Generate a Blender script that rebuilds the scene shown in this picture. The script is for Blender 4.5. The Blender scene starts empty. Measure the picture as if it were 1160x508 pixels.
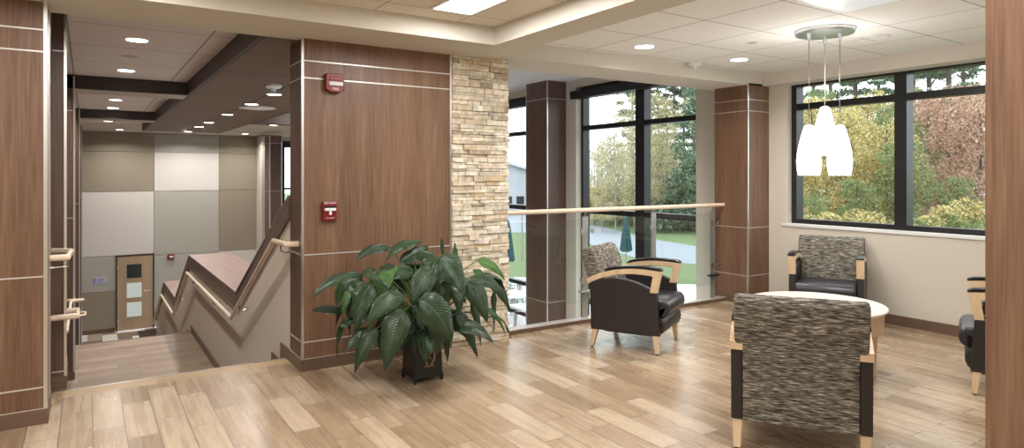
import bpy, bmesh, math, random
from mathutils import Vector, Matrix
random.seed(7)
C = bpy.context.scene.collection
PI = math.pi

# ------------------------------------------------------------------ materials
def new_mat(name):
    m = bpy.data.materials.new(name); m.use_nodes = True
    nt = m.node_tree
    return m, nt, nt.nodes, nt.links, nt.nodes['Principled BSDF']

def plain(name, col, rough=.5, metal=0., spec=.5, bump=0., bscale=200., emit=None, estr=0., sheen=0.):
    m, nt, N, L, b = new_mat(name)
    b.inputs['Base Color'].default_value = (*col, 1)
    b.inputs['Roughness'].default_value = rough
    b.inputs['Metallic'].default_value = metal
    b.inputs['Specular IOR Level'].default_value = spec
    if sheen: b.inputs['Sheen Weight'].default_value = sheen
    if emit:
        b.inputs['Emission Color'].default_value = (*emit, 1)
        b.inputs['Emission Strength'].default_value = estr
    tc = N.new('ShaderNodeTexCoord'); n = N.new('ShaderNodeTexNoise')
    n.inputs['Scale'].default_value = bscale; n.inputs['Detail'].default_value = 3
    L.new(tc.outputs['Object'], n.inputs['Vector'])
    mx = N.new('ShaderNodeMix'); mx.data_type = 'RGBA'; mx.blend_type = 'MULTIPLY'
    mx.inputs[0].default_value = .08 if not metal else .02
    mx.inputs[6].default_value = (*col, 1)
    L.new(n.outputs['Color'], mx.inputs[7]); L.new(mx.outputs[2], b.inputs['Base Color'])
    if bump:
        bp = N.new('ShaderNodeBump'); bp.inputs['Strength'].default_value = bump; bp.inputs['Distance'].default_value = .002
        L.new(n.outputs['Fac'], bp.inputs['Height']); L.new(bp.outputs['Normal'], b.inputs['Normal'])
    return m

def ramp(N, stops, interp='LINEAR'):
    r = N.new('ShaderNodeValToRGB'); r.color_ramp.interpolation = interp
    e = r.color_ramp.elements
    while len(e) < len(stops): e.new(.5)
    for i, (p, c) in enumerate(stops):
        e[i].position = p; e[i].color = (*c, 1)
    return r

def wood(name, c1, c2, c3, scale=(45, 45, 1.6), rough=.4, big=1.0):
    """fine straight grain running along the axis with the small scale"""
    m, nt, N, L, b = new_mat(name)
    tc = N.new('ShaderNodeTexCoord'); mp = N.new('ShaderNodeMapping')
    mp.inputs['Scale'].default_value = scale
    L.new(tc.outputs['Object'], mp.inputs['Vector'])
    n = N.new('ShaderNodeTexNoise'); n.inputs['Scale'].default_value = 1.6; n.inputs['Detail'].default_value = 6
    n.inputs['Roughness'].default_value = .62; n.inputs['Distortion'].default_value = .25
    L.new(mp.outputs['Vector'], n.inputs['Vector'])
    mp2 = N.new('ShaderNodeMapping'); mp2.inputs['Scale'].default_value = tuple(s*.13*big for s in scale)
    L.new(tc.outputs['Object'], mp2.inputs['Vector'])
    n2 = N.new('ShaderNodeTexNoise'); n2.inputs['Scale'].default_value = 1.; n2.inputs['Detail'].default_value = 2
    L.new(mp2.outputs['Vector'], n2.inputs['Vector'])
    ad = N.new('ShaderNodeMath'); ad.operation = 'MULTIPLY_ADD'; ad.inputs[1].default_value = .35
    L.new(n2.outputs['Fac'], ad.inputs[0])
    mu = N.new('ShaderNodeMath'); mu.operation = 'MULTIPLY'; mu.inputs[1].default_value = .65
    L.new(n.outputs['Fac'], mu.inputs[0]); L.new(mu.outputs[0], ad.inputs[2])
    r = ramp(N, [(.36, c1), (.5, c2), (.66, c3)])
    L.new(ad.outputs[0], r.inputs['Fac']); L.new(r.outputs['Color'], b.inputs['Base Color'])
    b.inputs['Roughness'].default_value = rough
    return m

def planks(name, along, length, width, cols, mortar, rough=.33, msize=.0022, ox=0., oy=0., grain=True):
    """staggered planks on a horizontal surface; along='x' or 'y'"""
    m, nt, N, L, b = new_mat(name)
    tc = N.new('ShaderNodeTexCoord'); sp = N.new('ShaderNodeSeparateXYZ'); cb = N.new('ShaderNodeCombineXYZ')
    L.new(tc.outputs['Object'], sp.inputs[0])
    def off(o, v):
        a = N.new('ShaderNodeMath'); a.operation = 'ADD'; a.inputs[1].default_value = v; L.new(o, a.inputs[0]); return a.outputs[0]
    X, Y = off(sp.outputs['X'], ox), off(sp.outputs['Y'], oy)
    if along == 'y': L.new(Y, cb.inputs['X']); L.new(X, cb.inputs['Y'])
    else: L.new(X, cb.inputs['X']); L.new(Y, cb.inputs['Y'])
    # shift every row by its own amount (third-ish stagger)
    br = N.new('ShaderNodeTexBrick')
    br.offset = .37; br.offset_frequency = 2; br.squash = 1
    br.inputs['Scale'].default_value = 1; br.inputs['Mortar Size'].default_value = msize
    br.inputs['Mortar Smooth'].default_value = .1
    br.inputs['Brick Width'].default_value = length; br.inputs['Row Height'].default_value = width
    br.inputs['Color1'].default_value = (0, 0, 0, 1); br.inputs['Color2'].default_value = (1, 1, 1, 1)
    br.inputs['Mortar'].default_value = (.5, .5, .5, 1); br.inputs['Bias'].default_value = 0
    L.new(cb.outputs[0], br.inputs['Vector'])
    mp = N.new('ShaderNodeMapping'); mp.inputs['Scale'].default_value = (1.5, 26, 1)
    L.new(cb.outputs[0], mp.inputs['Vector'])
    # different grain per plank
    ad3 = N.new('ShaderNodeVectorMath'); ad3.operation = 'MULTIPLY_ADD'
    ad3.inputs[1].default_value = (37, 61, 13)
    L.new(br.outputs['Color'], ad3.inputs[0]); L.new(mp.outputs[0], ad3.inputs[2])
    n = N.new('ShaderNodeTexNoise'); n.inputs['Scale'].default_value = 1; n.inputs['Detail'].default_value = 3
    n.inputs['Roughness'].default_value = .5; n.inputs['Distortion'].default_value = .12
    L.new(ad3.outputs[0], n.inputs['Vector'])
    mpc = N.new('ShaderNodeMapping'); mpc.inputs['Scale'].default_value = (4, 7, 1); L.new(cb.outputs[0], mpc.inputs['Vector'])
    nc = N.new('ShaderNodeTexNoise'); nc.inputs['Scale'].default_value = 1; nc.inputs['Detail'].default_value = 3
    L.new(mpc.outputs[0], nc.inputs['Vector'])
    s1 = N.new('ShaderNodeMath'); s1.operation = 'MULTIPLY_ADD'; s1.inputs[1].default_value = .42
    L.new(br.outputs['Color'], s1.inputs[0])
    s2 = N.new('ShaderNodeMath'); s2.operation = 'MULTIPLY'; s2.inputs[1].default_value = .55; L.new(n.outputs['Fac'], s2.inputs[0])
    L.new(s2.outputs[0], s1.inputs[2])
    s3 = N.new('ShaderNodeMath'); s3.operation = 'MULTIPLY_ADD'; s3.inputs[1].default_value = .3
    L.new(nc.outputs['Fac'], s3.inputs[0]); L.new(s1.outputs[0], s3.inputs[2])
    r = ramp(N, [(.3, cols[0]), (.6, cols[1]), (.86, cols[2])])
    L.new(s3.outputs[0], r.inputs['Fac'])
    mx = N.new('ShaderNodeMix'); mx.data_type = 'RGBA'
    L.new(br.outputs['Fac'], mx.inputs[0]); L.new(r.outputs['Color'], mx.inputs[6]); mx.inputs[7].default_value = (*mortar, 1)
    L.new(mx.outputs[2], b.inputs['Base Color'])
    rr = N.new('ShaderNodeMath'); rr.operation = 'MULTIPLY_ADD'; rr.inputs[1].default_value = .22; rr.inputs[2].default_value = rough-.1
    L.new(n.outputs['Fac'], rr.inputs[0]); L.new(rr.outputs[0], b.inputs['Roughness'])
    bp = N.new('ShaderNodeBump'); bp.inputs['Strength'].default_value = .35; bp.inputs['Distance'].default_value = .002; bp.invert = True
    L.new(br.outputs['Fac'], bp.inputs['Height']); L.new(bp.outputs['Normal'], b.inputs['Normal'])
    return m

def grid_tiles(name, col, line, sx, sy, ox, oy, msize=.005, rough=.85, spec=.3):
    m, nt, N, L, b = new_mat(name); b.inputs['Specular IOR Level'].default_value = spec
    tc = N.new('ShaderNodeTexCoord'); mp = N.new('ShaderNodeMapping'); mp.inputs['Location'].default_value = (ox, oy, 0)
    L.new(tc.outputs['Object'], mp.inputs['Vector'])
    br = N.new('ShaderNodeTexBrick'); br.offset = 0; br.squash = 1
    br.inputs['Scale'].default_value = 1; br.inputs['Mortar Size'].default_value = msize; br.inputs['Mortar Smooth'].default_value = .2
    br.inputs['Brick Width'].default_value = sx; br.inputs['Row Height'].default_value = sy
    br.inputs['Color1'].default_value = (*col, 1); br.inputs['Color2'].default_value = (*[c*.97 for c in col], 1)
    br.inputs['Mortar'].default_value = (*line, 1)
    L.new(mp.outputs[0], br.inputs['Vector']); L.new(br.outputs['Color'], b.inputs['Base Color'])
    b.inputs['Roughness'].default_value = rough
    n = N.new('ShaderNodeTexNoise'); n.inputs['Scale'].default_value = 260; L.new(tc.outputs['Object'], n.inputs['Vector'])
    bp = N.new('ShaderNodeBump'); bp.inputs['Strength'].default_value = .15; bp.inputs['Distance'].default_value = .001
    L.new(n.outputs['Fac'], bp.inputs['Height']); L.new(bp.outputs['Normal'], b.inputs['Normal'])
    return m

def checker_tiles(name, size, cols):
    m, nt, N, L, b = new_mat(name)
    tc = N.new('ShaderNodeTexCoord')
    sn = N.new('ShaderNodeVectorMath'); sn.operation = 'SNAP'; sn.inputs[1].default_value = (size[0], size[1], 100)
    L.new(tc.outputs['Object'], sn.inputs[0])
    w = N.new('ShaderNodeTexWhiteNoise'); w.noise_dimensions = '2D'; L.new(sn.outputs[0], w.inputs['Vector'])
    r = ramp(N, [(i/len(cols), c) for i, c in enumerate(cols)], 'CONSTANT')
    L.new(w.outputs['Value'], r.inputs['Fac']); L.new(r.outputs['Color'], b.inputs['Base Color']); b.inputs['Roughness'].default_value = .8
    return m

def island_mat(name, stops, rough=.8, noise=.0, nscale=30, trans=0., bump=0., spec=.3, objvar=0.):
    """colour varies from piece to piece"""
    m, nt, N, L, b = new_mat(name)
    g = N.new('ShaderNodeNewGeometry')
    r = ramp(N, stops)
    L.new(g.outputs['Random Per Island'], r.inputs['Fac'])
    out = r.outputs['Color']
    tc = N.new('ShaderNodeTexCoord'); n = N.new('ShaderNodeTexNoise'); n.inputs['Scale'].default_value = nscale; n.inputs['Detail'].default_value = 4
    L.new(tc.outputs['Object'], n.inputs['Vector'])
    if noise:
        mr = N.new('ShaderNodeMapRange'); mr.inputs['To Min'].default_value = 1-noise; mr.inputs['To Max'].default_value = 1+noise
        mr.inputs['From Min'].default_value = .3; mr.inputs['From Max'].default_value = .7
        L.new(n.outputs['Fac'], mr.inputs['Value'])
        mx = N.new('ShaderNodeVectorMath'); mx.operation = 'SCALE'; L.new(out, mx.inputs[0]); L.new(mr.outputs[0], mx.inputs['Scale']); out = mx.outputs[0]
    L.new(out, b.inputs['Base Color']); b.inputs['Roughness'].default_value = rough; b.inputs['Specular IOR Level'].default_value = spec
    if bump:
        bp = N.new('ShaderNodeBump'); bp.inputs['Strength'].default_value = bump; bp.inputs['Distance'].default_value = .01
        L.new(n.outputs['Fac'], bp.inputs['Height']); L.new(bp.outputs['Normal'], b.inputs['Normal'])
    if trans:
        tr = N.new('ShaderNodeBsdfTranslucent'); L.new(out, tr.inputs['Color'])
        mxs = N.new('ShaderNodeMixShader'); mxs.inputs[0].default_value = trans
        L.new(b.outputs[0], mxs.inputs[1]); L.new(tr.outputs[0], mxs.inputs[2])
        L.new(mxs.outputs[0], N['Material Output'].inputs['Surface'])
    return m

def glass_mat(name, tint=(1, 1, 1), refl=1.0, ior=1.45):
    m = bpy.data.materials.new(name); m.use_nodes = True
    nt = m.node_tree; N, L = nt.nodes, nt.links
    N.remove(N['Principled BSDF'])
    t = N.new('ShaderNodeBsdfTransparent'); t.inputs['Color'].default_value = (*tint, 1)
    g = N.new('ShaderNodeBsdfGlossy'); g.inputs['Roughness'].default_value = .01; g.inputs['Color'].default_value = (1, 1, 1, 1)
    lw = N.new('ShaderNodeLayerWeight'); lw.inputs['Blend'].default_value = .5
    pw = N.new('ShaderNodeMath'); pw.operation = 'POWER'; pw.inputs[1].default_value = 5.; L.new(lw.outputs['Facing'], pw.inputs[0])
    f = N.new('ShaderNodeMath'); f.operation = 'MULTIPLY_ADD'; f.inputs[1].default_value = .9*refl; f.inputs[2].default_value = .028*refl; L.new(pw.outputs[0], f.inputs[0])
    mx = N.new('ShaderNodeMixShader')
    L.new(f.outputs[0], mx.inputs[0]); L.new(t.outputs[0], mx.inputs[1]); L.new(g.outputs[0], mx.inputs[2])
    L.new(mx.outputs[0], N['Material Output'].inputs['Surface'])
    return m

def fabric_mat(name, stops, sc=(15, 17, 165)):
    """woven upholstery of short dashes"""
    m, nt, N, L, b = new_mat(name)
    tc = N.new('ShaderNodeTexCoord'); mp = N.new('ShaderNodeMapping'); mp.inputs['Scale'].default_value = sc
    L.new(tc.outputs['Object'], mp.inputs['Vector'])
    n = N.new('ShaderNodeTexNoise'); n.inputs['Scale'].default_value = 1; n.inputs['Detail'].default_value = 2.5; n.inputs['Roughness'].default_value = .7
    L.new(mp.outputs[0], n.inputs['Vector'])
    r = ramp(N, stops); L.new(n.outputs['Fac'], r.inputs['Fac']); L.new(r.outputs['Color'], b.inputs['Base Color'])
    b.inputs['Roughness'].default_value = .9; b.inputs['Specular IOR Level'].default_value = .15
    bp = N.new('ShaderNodeBump'); bp.inputs['Strength'].default_value = .4; bp.inputs['Distance'].default_value = .002
    L.new(n.outputs['Fac'], bp.inputs['Height']); L.new(bp.outputs['Normal'], b.inputs['Normal'])
    return m

def leaf_mat(name):
    m, nt, N, L, b = new_mat(name)
    uv = N.new('ShaderNodeUVMap'); uv.uv_map = 'UVMap'
    sp = N.new('ShaderNodeSeparateXYZ'); L.new(uv.outputs[0], sp.inputs[0])
    a = N.new('ShaderNodeMath'); a.operation = 'SUBTRACT'; a.inputs[1].default_value = .5; L.new(sp.outputs['Y'], a.inputs[0])
    ab = N.new('ShaderNodeMath'); ab.operation = 'ABSOLUTE'; L.new(a.outputs[0], ab.inputs[0])
    k = N.new('ShaderNodeMath'); k.operation = 'MULTIPLY_ADD'; k.inputs[1].default_value = -9.; L.new(ab.outputs[0], k.inputs[0])
    u = N.new('ShaderNodeMath'); u.operation = 'MULTIPLY'; u.inputs[1].default_value = 17.; L.new(sp.outputs['X'], u.inputs[0]); L.new(u.outputs[0], k.inputs[2])
    fr = N.new('ShaderNodeMath'); fr.operation = 'PINGPONG'; fr.inputs[1].default_value = .5; L.new(k.outputs[0], fr.inputs[0])
    vein = N.new('ShaderNodeMapRange'); vein.inputs['From Min'].default_value = .38; vein.inputs['From Max'].default_value = .5; L.new(fr.outputs[0], vein.inputs['Value'])
    mid = N.new('ShaderNodeMapRange'); mid.inputs['From Min'].default_value = .035; mid.inputs['From Max'].default_value = .0; L.new(ab.outputs[0], mid.inputs['Value'])
    mxm = N.new('ShaderNodeMath'); mxm.operation = 'MAXIMUM'; L.new(vein.outputs[0], mxm.inputs[0]); L.new(mid.outputs[0], mxm.inputs[1])
    g = N.new('ShaderNodeNewGeometry')
    r = ramp(N, [(0, (.007, .024, .008)), (.6, (.013, .042, .013)), (.9, (.022, .068, .018)), (1, (.08, .19, .03))])
    L.new(g.outputs['Random Per Island'], r.inputs['Fac'])
    mx = N.new('ShaderNodeMix'); mx.data_type = 'RGBA'; mx.inputs[7].default_value = (.14, .22, .12, 1)
    sc = N.new('ShaderNodeMath'); sc.operation = 'MULTIPLY'; sc.inputs[1].default_value = .45; L.new(mxm.outputs[0], sc.inputs[0])
    L.new(sc.outputs[0], mx.inputs[0]); L.new(r.outputs['Color'], mx.inputs[6]); L.new(mx.outputs[2], b.inputs['Base Color'])
    b.inputs['Roughness'].default_value = .34; b.inputs['Specular IOR Level'].default_value = .5
    bp = N.new('ShaderNodeBump'); bp.inputs['Strength'].default_value = .6; bp.inputs['Distance'].default_value = .008; bp.invert = True
    L.new(fr.outputs[0], bp.inputs['Height']); L.new(bp.outputs['Normal'], b.inputs['Normal'])
    return m

M = {}
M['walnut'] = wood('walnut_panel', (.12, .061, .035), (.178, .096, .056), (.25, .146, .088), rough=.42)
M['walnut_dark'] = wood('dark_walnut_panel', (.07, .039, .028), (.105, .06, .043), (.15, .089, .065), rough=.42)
M['walnut_base'] = wood('walnut_baseboard', (.1, .06, .038), (.14, .085, .054), (.18, .11, .07), scale=(1.6, 45, 45), rough=.45)
M['beam'] = wood('dark_beam_wood', (.028, .018, .015), (.042, .027, .022), (.062, .04, .032), scale=(1.6, 45, 45), rough=.5)
M['soffit_wood'] = grid_tiles('dark_soffit_tile', (.17, .115, .088), (.045, .03, .024), .82, 2.0, .82, .2, msize=.014, rough=.55, spec=.15)
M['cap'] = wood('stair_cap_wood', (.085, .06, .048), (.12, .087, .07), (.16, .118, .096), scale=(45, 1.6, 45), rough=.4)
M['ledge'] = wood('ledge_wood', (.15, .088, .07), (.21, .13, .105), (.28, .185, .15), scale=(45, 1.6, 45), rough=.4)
M['maple'] = wood('maple_wood', (.6, .43, .25), (.7, .52, .32), (.78, .6, .4), scale=(14, 14, 3), rough=.35)
M['rail'] = wood('rail_maple', (.66, .52, .38), (.74, .6, .46), (.8, .68, .54), scale=(3, 14, 14), rough=.35)
M['table_top'] = wood('pale_laminate', (.66, .56, .46), (.73, .63, .53), (.78, .69, .6), scale=(3, 25, 25), rough=.3)
M['table_side'] = wood('table_maple', (.55, .38, .24), (.63, .45, .3), (.7, .52, .36), scale=(20, 20, 3), rough=.35)
M['door'] = wood('maple_door', (.33, .23, .15), (.39, .28, .18), (.45, .33, .22), rough=.4)
M['floor'] = planks('wood_look_tile', 'y', .64, .158, ((.245, .162, .095), (.37, .265, .17), (.52, .41, .29)), (.19, .16, .12), rough=.26, msize=.003, ox=.132, oy=.1)
M['floor_edge'] = planks('wood_look_border', 'x', .64, .5, ((.3, .185, .09), (.42, .29, .16), (.56, .42, .26)), (.42, .35, .26), rough=.36, oy=.2)
M['landing'] = planks('landing_planks', 'x', .64, .158, ((.16, .105, .068), (.24, .165, .112), (.34, .25, .175)), (.1, .075, .055), rough=.42, msize=.0015)
M['plaster'] = plain('beige_plaster', (.64, .59, .50), .85, bump=.05, bscale=300)
M['soffit'] = plain('soffit_plaster', (.68, .64, .565), .85, bump=.04, bscale=300)
M['stairwall'] = plain('stair_wall_paint', (.60, .53, .445), .8, bump=.05, bscale=300)
M['white'] = plain('white_paint', (.8, .8, .78), .6)
M['ceil1'] = grid_tiles('ceiling_tile', (.8, .745, .645), (.42, .37, .3), .65, .65, -1.02, -.18, msize=.006)
M['ceil2'] = grid_tiles('ceiling_tile_b', (.87, .86, .835), (.28, .26, .24), .65, .65, .06, -.02, msize=.005)
M['ceil3'] = grid_tiles('ceiling_tile_hall', (.78, .73, .70), (.36, .32, .3), 1.0, 1.0, .13, .03, msize=.009)
M['ceil4'] = plain('hall_ceiling_plaster', (.66, .64, .66), .9)
M['tan'] = plain('taupe_wall_panel', (.29, .25, .19), .75)
M['greige'] = plain('grey_wall_panel', (.42, .41, .37), .75)
M['offwhite'] = plain('offwhite_wall_panel', (.64, .62, .59), .75)
M['hallgrey'] = plain('grey_hall_paint', (.58, .53, .47), .8)
M['metal'] = plain('brushed_aluminium', (.72, .7, .67), .32, 1.0)
M['trim'] = plain('satin_trim', (.68, .65, .61), .4, .6)
M['steel'] = plain('stainless_steel', (.6, .59, .57), .25, 1.0)
M['post'] = plain('grey_post_metal', (.36, .35, .33), .45, .4)
M['chrome'] = plain('chrome', (.8, .85, .92), .3, 1.0)
M['cord'] = plain('grey_cord', (.2, .19, .18), .5)
M['black_frame'] = plain('black_window_frame', (.012, .012, .014), .35)
M['slate_frame'] = plain('slate_window_frame', (.03, .034, .045), .35)
M['black_shade'] = plain('black_valance', (.01, .01, .013), .5)
M['glass'] = glass_mat('window_glass', (.97, .985, .98))
M['guard_glass'] = glass_mat('guard_glass', (.93, .96, .945))
M['leather'] = plain('dark_leather', (.022, .018, .017), .42, bump=.12, bscale=500)
M['seat_leather'] = plain('navy_seat_leather', (.028, .026, .032), .33, bump=.12, bscale=500)
M['armcap'] = plain('black_arm_cap', (.008, .008, .01), .18)
M['fabric'] = fabric_mat('dash_fabric', [(.34, (.022, .02, .017)), (.45, (.1, .09, .076)), (.55, (.19, .175, .145)), (.68, (.52, .48, .4))])
M['fabric_in'] = fabric_mat('dash_fabric_inner', [(.34, (.05, .046, .044)), (.46, (.15, .138, .12)), (.56, (.24, .22, .19)), (.68, (.46, .43, .37))])
M['stone'] = island_mat('ledger_stone', [(0, (.36, .29, .2)), (.15, (.62, .53, .4)), (.4, (.74, .67, .54)), (.6, (.56, .5, .4)), (.78, (.8, .75, .64)), (.92, (.6, .47, .31)), (1, (.46, .42, .36))], noise=.28, nscale=22, bump=.7, rough=.85)
M['stone_back'] = plain('stone_mortar', (.16, .125, .09), .9)
M['red'] = plain('red_plastic', (.2, .006, .009), .35)
M['white_plastic'] = plain('white_plastic', (.8, .8, .8), .3)
M['strobe'] = plain('strobe_lens', (.75, .77, .8), .1)
M['black'] = plain('black_plastic', (.012, .012, .012), .4)
M['lamp'] = plain('lamp_diffuser', (.9, .9, .9), .5, emit=(1, .98, .95), estr=9)
M['panel_lamp'] = plain('panel_diffuser', (.9, .9, .9), .5, emit=(1, .985, .96), estr=4)
M['panel_soft'] = plain('soft_panel_diffuser', (.75, .78, .82), .3, emit=(.86, .9, 1.), estr=.35)
M['shade'] = plain('opal_glass_shade', (.9, .9, .9), .2, emit=(1, .985, .96), estr=5)
M['pot'] = plain('black_planter', (.01, .01, .011), .38)
M['gold'] = plain('antique_gold', (.5, .3, .2), .4, .5)
M['soil'] = plain('potting_soil', (.03, .02, .014), .95, bump=.8, bscale=80)
M['leaf'] = leaf_mat('plant_leaf')
M['stem'] = plain('plant_stem', (.07, .14, .035), .45)
M['spathe'] = plain('pale_spathe', (.6, .52, .42), .5)
M['grass'] = plain('lawn_grass', (.15, .2, .085), .95, bump=.6, bscale=6)
M['road'] = plain('asphalt', (.3, .32, .36), .9, bump=.2, bscale=20)
M['patio'] = plain('patio_concrete', (.62, .62, .62), .85)
M['siding'] = plain('pale_siding', (.5, .53, .58), .8)
M['roof'] = plain('pale_roof', (.62, .64, .68), .8)
M['umbrella'] = plain('teal_umbrella', (.025, .085, .1), .8)
M['picnic'] = plain('pale_bench', (.62, .63, .66), .6)
M['bark'] = plain('tree_bark', (.09, .075, .065), .95)
M['bark_pale'] = plain('pale_bark', (.3, .28, .26), .95)
M['f_yellow'] = island_mat('yellow_foliage', [(0, (.12, .13, .05)), (.25, (.34, .32, .13)), (.55, (.66, .5, .2)), (.8, (.78, .66, .36)), (1, (.3, .36, .16))], trans=.35)
M['f_rust'] = island_mat('rust_foliage', [(0, (.14, .085, .06)), (.3, (.38, .22, .15)), (.6, (.56, .36, .26)), (.85, (.68, .5, .38)), (1, (.3, .3, .2))], trans=.35)
M['f_green'] = island_mat('green_foliage', [(0, (.08, .13, .06)), (.5, (.2, .28, .12)), (1, (.38, .4, .18))], trans=.35)
M['f_olive'] = island_mat('pale_olive_foliage', [(0, (.26, .25, .13)), (.5, (.5, .45, .26)), (1, (.62, .57, .38))], trans=.35)
M['f_pine'] = island_mat('pine_foliage', [(0, (.06, .1, .07)), (.6, (.15, .22, .14)), (1, (.25, .33, .21))], trans=.25)
M['checker'] = checker_tiles('mixed_floor_tile', (.33, .55), [(.62, .59, .54), (.2, .14, .1), (.7, .68, .64), (.34, .28, .22), (.62, .59, .54), (.2, .14, .1)])
M['sign'] = plain('lavender_sign', (.5, .5, .62), .4)
M['sign_ink'] = plain('blue_ink', (.12, .16, .42), .5)
M['door_glass_dark'] = plain('dark_door_glass', (.03, .035, .035), .1)
M['door_glass_reflection'] = plain('reflection_door_glass', (.35, .38, .36), .1, emit=(.8, .9, .85), estr=.35)  # room reflection on the lower lites, painted as pale colour and faint glow

# ------------------------------------------------------------------ mesh helpers
class MB:
    def __init__(s): s.bm = bmesh.new()
    def box(s, x0, x1, y0, y1, z0, z1, bev=0., seg=2):
        r = bmesh.ops.create_cube(s.bm, size=1.)
        vs = r['verts']
        for v in vs:
            v.co = Vector(((x0+x1)/2+v.co.x*(x1-x0), (y0+y1)/2+v.co.y*(y1-y0), (z0+z1)/2+v.co.z*(z1-z0)))
        if bev:
            es = {e for v in vs for e in v.link_edges}
            bmesh.ops.bevel(s.bm, geom=list(es), offset=bev, segments=seg, profile=.5, affect='EDGES')
        return s
    def prism(s, pts, axis, a, b, bev=0., seg=2):
        """extrude a 2-D outline along an axis; pts are the two other coordinates in order"""
        def mk(p, t):
            if axis == 'x': return Vector((t, p[0], p[1]))
            if axis == 'y': return Vector((p[0], t, p[1]))
            return Vector((p[0], p[1], t))
        A = [s.bm.verts.new(mk(p, a)) for p in pts]; B = [s.bm.verts.new(mk(p, b)) for p in pts]
        n = len(pts); fs = []
        fs.append(s.bm.faces.new(A)); fs.append(s.bm.faces.new(B[::-1]))
        for i in range(n):
            j = (i+1) % n
            fs.append(s.bm.faces.new((A[j], A[i], B[i], B[j])))
        bmesh.ops.recalc_face_normals(s.bm, faces=fs)
        if bev:
            es = {e for f in fs[:2] for e in f.edges}
            bmesh.ops.bevel(s.bm, geom=list(es), offset=bev, segments=seg, profile=.5, affect='EDGES')
        return s
    def lathe(s, prof, cx, cy, seg=32, cap=True):
        rings = []
        for r, z in prof:
            rings.append([s.bm.verts.new((cx+r*math.cos(2*PI*i/seg), cy+r*math.sin(2*PI*i/seg), z)) for i in range(seg)])
        fs = []
        for a, b in zip(rings, rings[1:]):
            for i in range(seg):
                j = (i+1) % seg
                fs.append(s.bm.faces.new((a[i], a[j], b[j], b[i])))
        if cap:
            fs.append(s.bm.faces.new(rings[0][::-1])); fs.append(s.bm.faces.new(rings[-1]))
        bmesh.ops.recalc_face_normals(s.bm, faces=fs)
        return s
    def tube(s, pts, r, seg=10, r2=None):
        pts = [Vector(p) for p in pts]; n = len(pts)
        rings = []
        for i, p in enumerate(pts):
            if i == 0: t = pts[1]-p
            elif i == n-1: t = p-pts[i-1]
            else: t = (pts[i+1]-p).normalized()+(p-pts[i-1]).normalized()
            if t.length < 1e-9: t = Vector((0, 0, 1))
            t.normalize()
            up = Vector((0, 0, 1)) if abs(t.z) < .9 else Vector((0, 1, 0))
            a = t.cross(up).normalized(); b = a.cross(t)
            rr = r if r2 is None else r+(r2-r)*i/(n-1)
            if 0 < i < n-1:
                c = max(.5, (pts[i+1]-p).normalized().dot(t)); k = 1/c
            else: k = 1
            rings.append([s.bm.verts.new(p+(a*math.cos(2*PI*q/seg)*(k if abs(a.z) < .5 and False else 1)+b*math.sin(2*PI*q/seg))*rr) for q in range(seg)])
        fs = []
        for A, B in zip(rings, rings[1:]):
            for q in range(seg):
                w = (q+1) % seg
                fs.append(s.bm.faces.new((A[q], A[w], B[w], B[q])))
        fs.append(s.bm.faces.new(rings[0][::-1])); fs.append(s.bm.faces.new(rings[-1]))
        bmesh.ops.recalc_face_normals(s.bm, faces=fs)
        return s
    def hull(s, P8, bev=0., seg=2):
        """box with eight free corners: bottom four then top four, same order"""
        v = [s.bm.verts.new(p) for p in P8]
        fs = [s.bm.faces.new([v[i] for i in q]) for q in ((3, 2, 1, 0), (4, 5, 6, 7), (0, 1, 5, 4), (1, 2, 6, 5), (2, 3, 7, 6), (3, 0, 4, 7))]
        bmesh.ops.recalc_face_normals(s.bm, faces=fs)
        if bev:
            bmesh.ops.bevel(s.bm, geom=list({e for f in fs for e in f.edges}), offset=bev, segments=seg, profile=.5, affect='EDGES')
        return s
    def ball(s, x, y, z, r, sub=2, sz=1.):
        g = bmesh.ops.create_icosphere(s.bm, subdivisions=sub, radius=r)
        for v in g['verts']: v.co = Vector((x+v.co.x, y+v.co.y, z+v.co.z*sz))
        return s
    def build(s, name, mat, parent=None, smooth=False, origin=None):
        me = bpy.data.meshes.new(name)
        off = Vector((0, 0, 0))
        if parent is not None:
            p = parent
            while p is not None: off += p.location; p = p.parent
        o = bpy.data.objects.new(name, me)
        if origin is not None:
            loc = Vector(origin)-off; o.location = loc; off = Vector(origin)
        bmesh.ops.translate(s.bm, verts=s.bm.verts, vec=-off)
        if smooth:
            for f in s.bm.faces: f.smooth = True
        s.bm.to_mesh(me); s.bm.free()
        me.materials.append(mat)
        if smooth:
            try: me.set_sharp_from_angle(angle=math.radians(38))
            except Exception: pass
        C.objects.link(o)
        if parent is not None: o.parent = parent
        return o

def tag(o, label=None, cat=None, group=None, kind=None):
    if label: o['label'] = label
    if cat: o['category'] = cat
    if group: o['group'] = group
    if kind: o['kind'] = kind
    return o
def thing(name, label, cat, loc=(0, 0, 0), group=None, kind=None):
    o = bpy.data.objects.new(name, None); o.empty_display_size = .05; C.objects.link(o); o.location = loc
    return tag(o, label, cat, group, kind)
def dup(root, loc=None, rotz=None, label=None, group=None, scale=None):
    r = root.copy(); C.objects.link(r)
    if loc is not None: r.location = loc
    if rotz is not None: r.rotation_euler = (0, 0, rotz)
    if scale is not None: r.scale = scale
    if label: r['label'] = label
    if group: r['group'] = group
    for ch in list(root.children):
        c = ch.copy(); C.objects.link(c); c.parent = r
        for g in list(ch.children):
            d = g.copy(); C.objects.link(d); d.parent = c
    return r
def struct(name, mb, mat, label, cat, smooth=False):
    return tag(mb.build(name, mat, smooth=smooth), label, cat, kind='structure')
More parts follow.
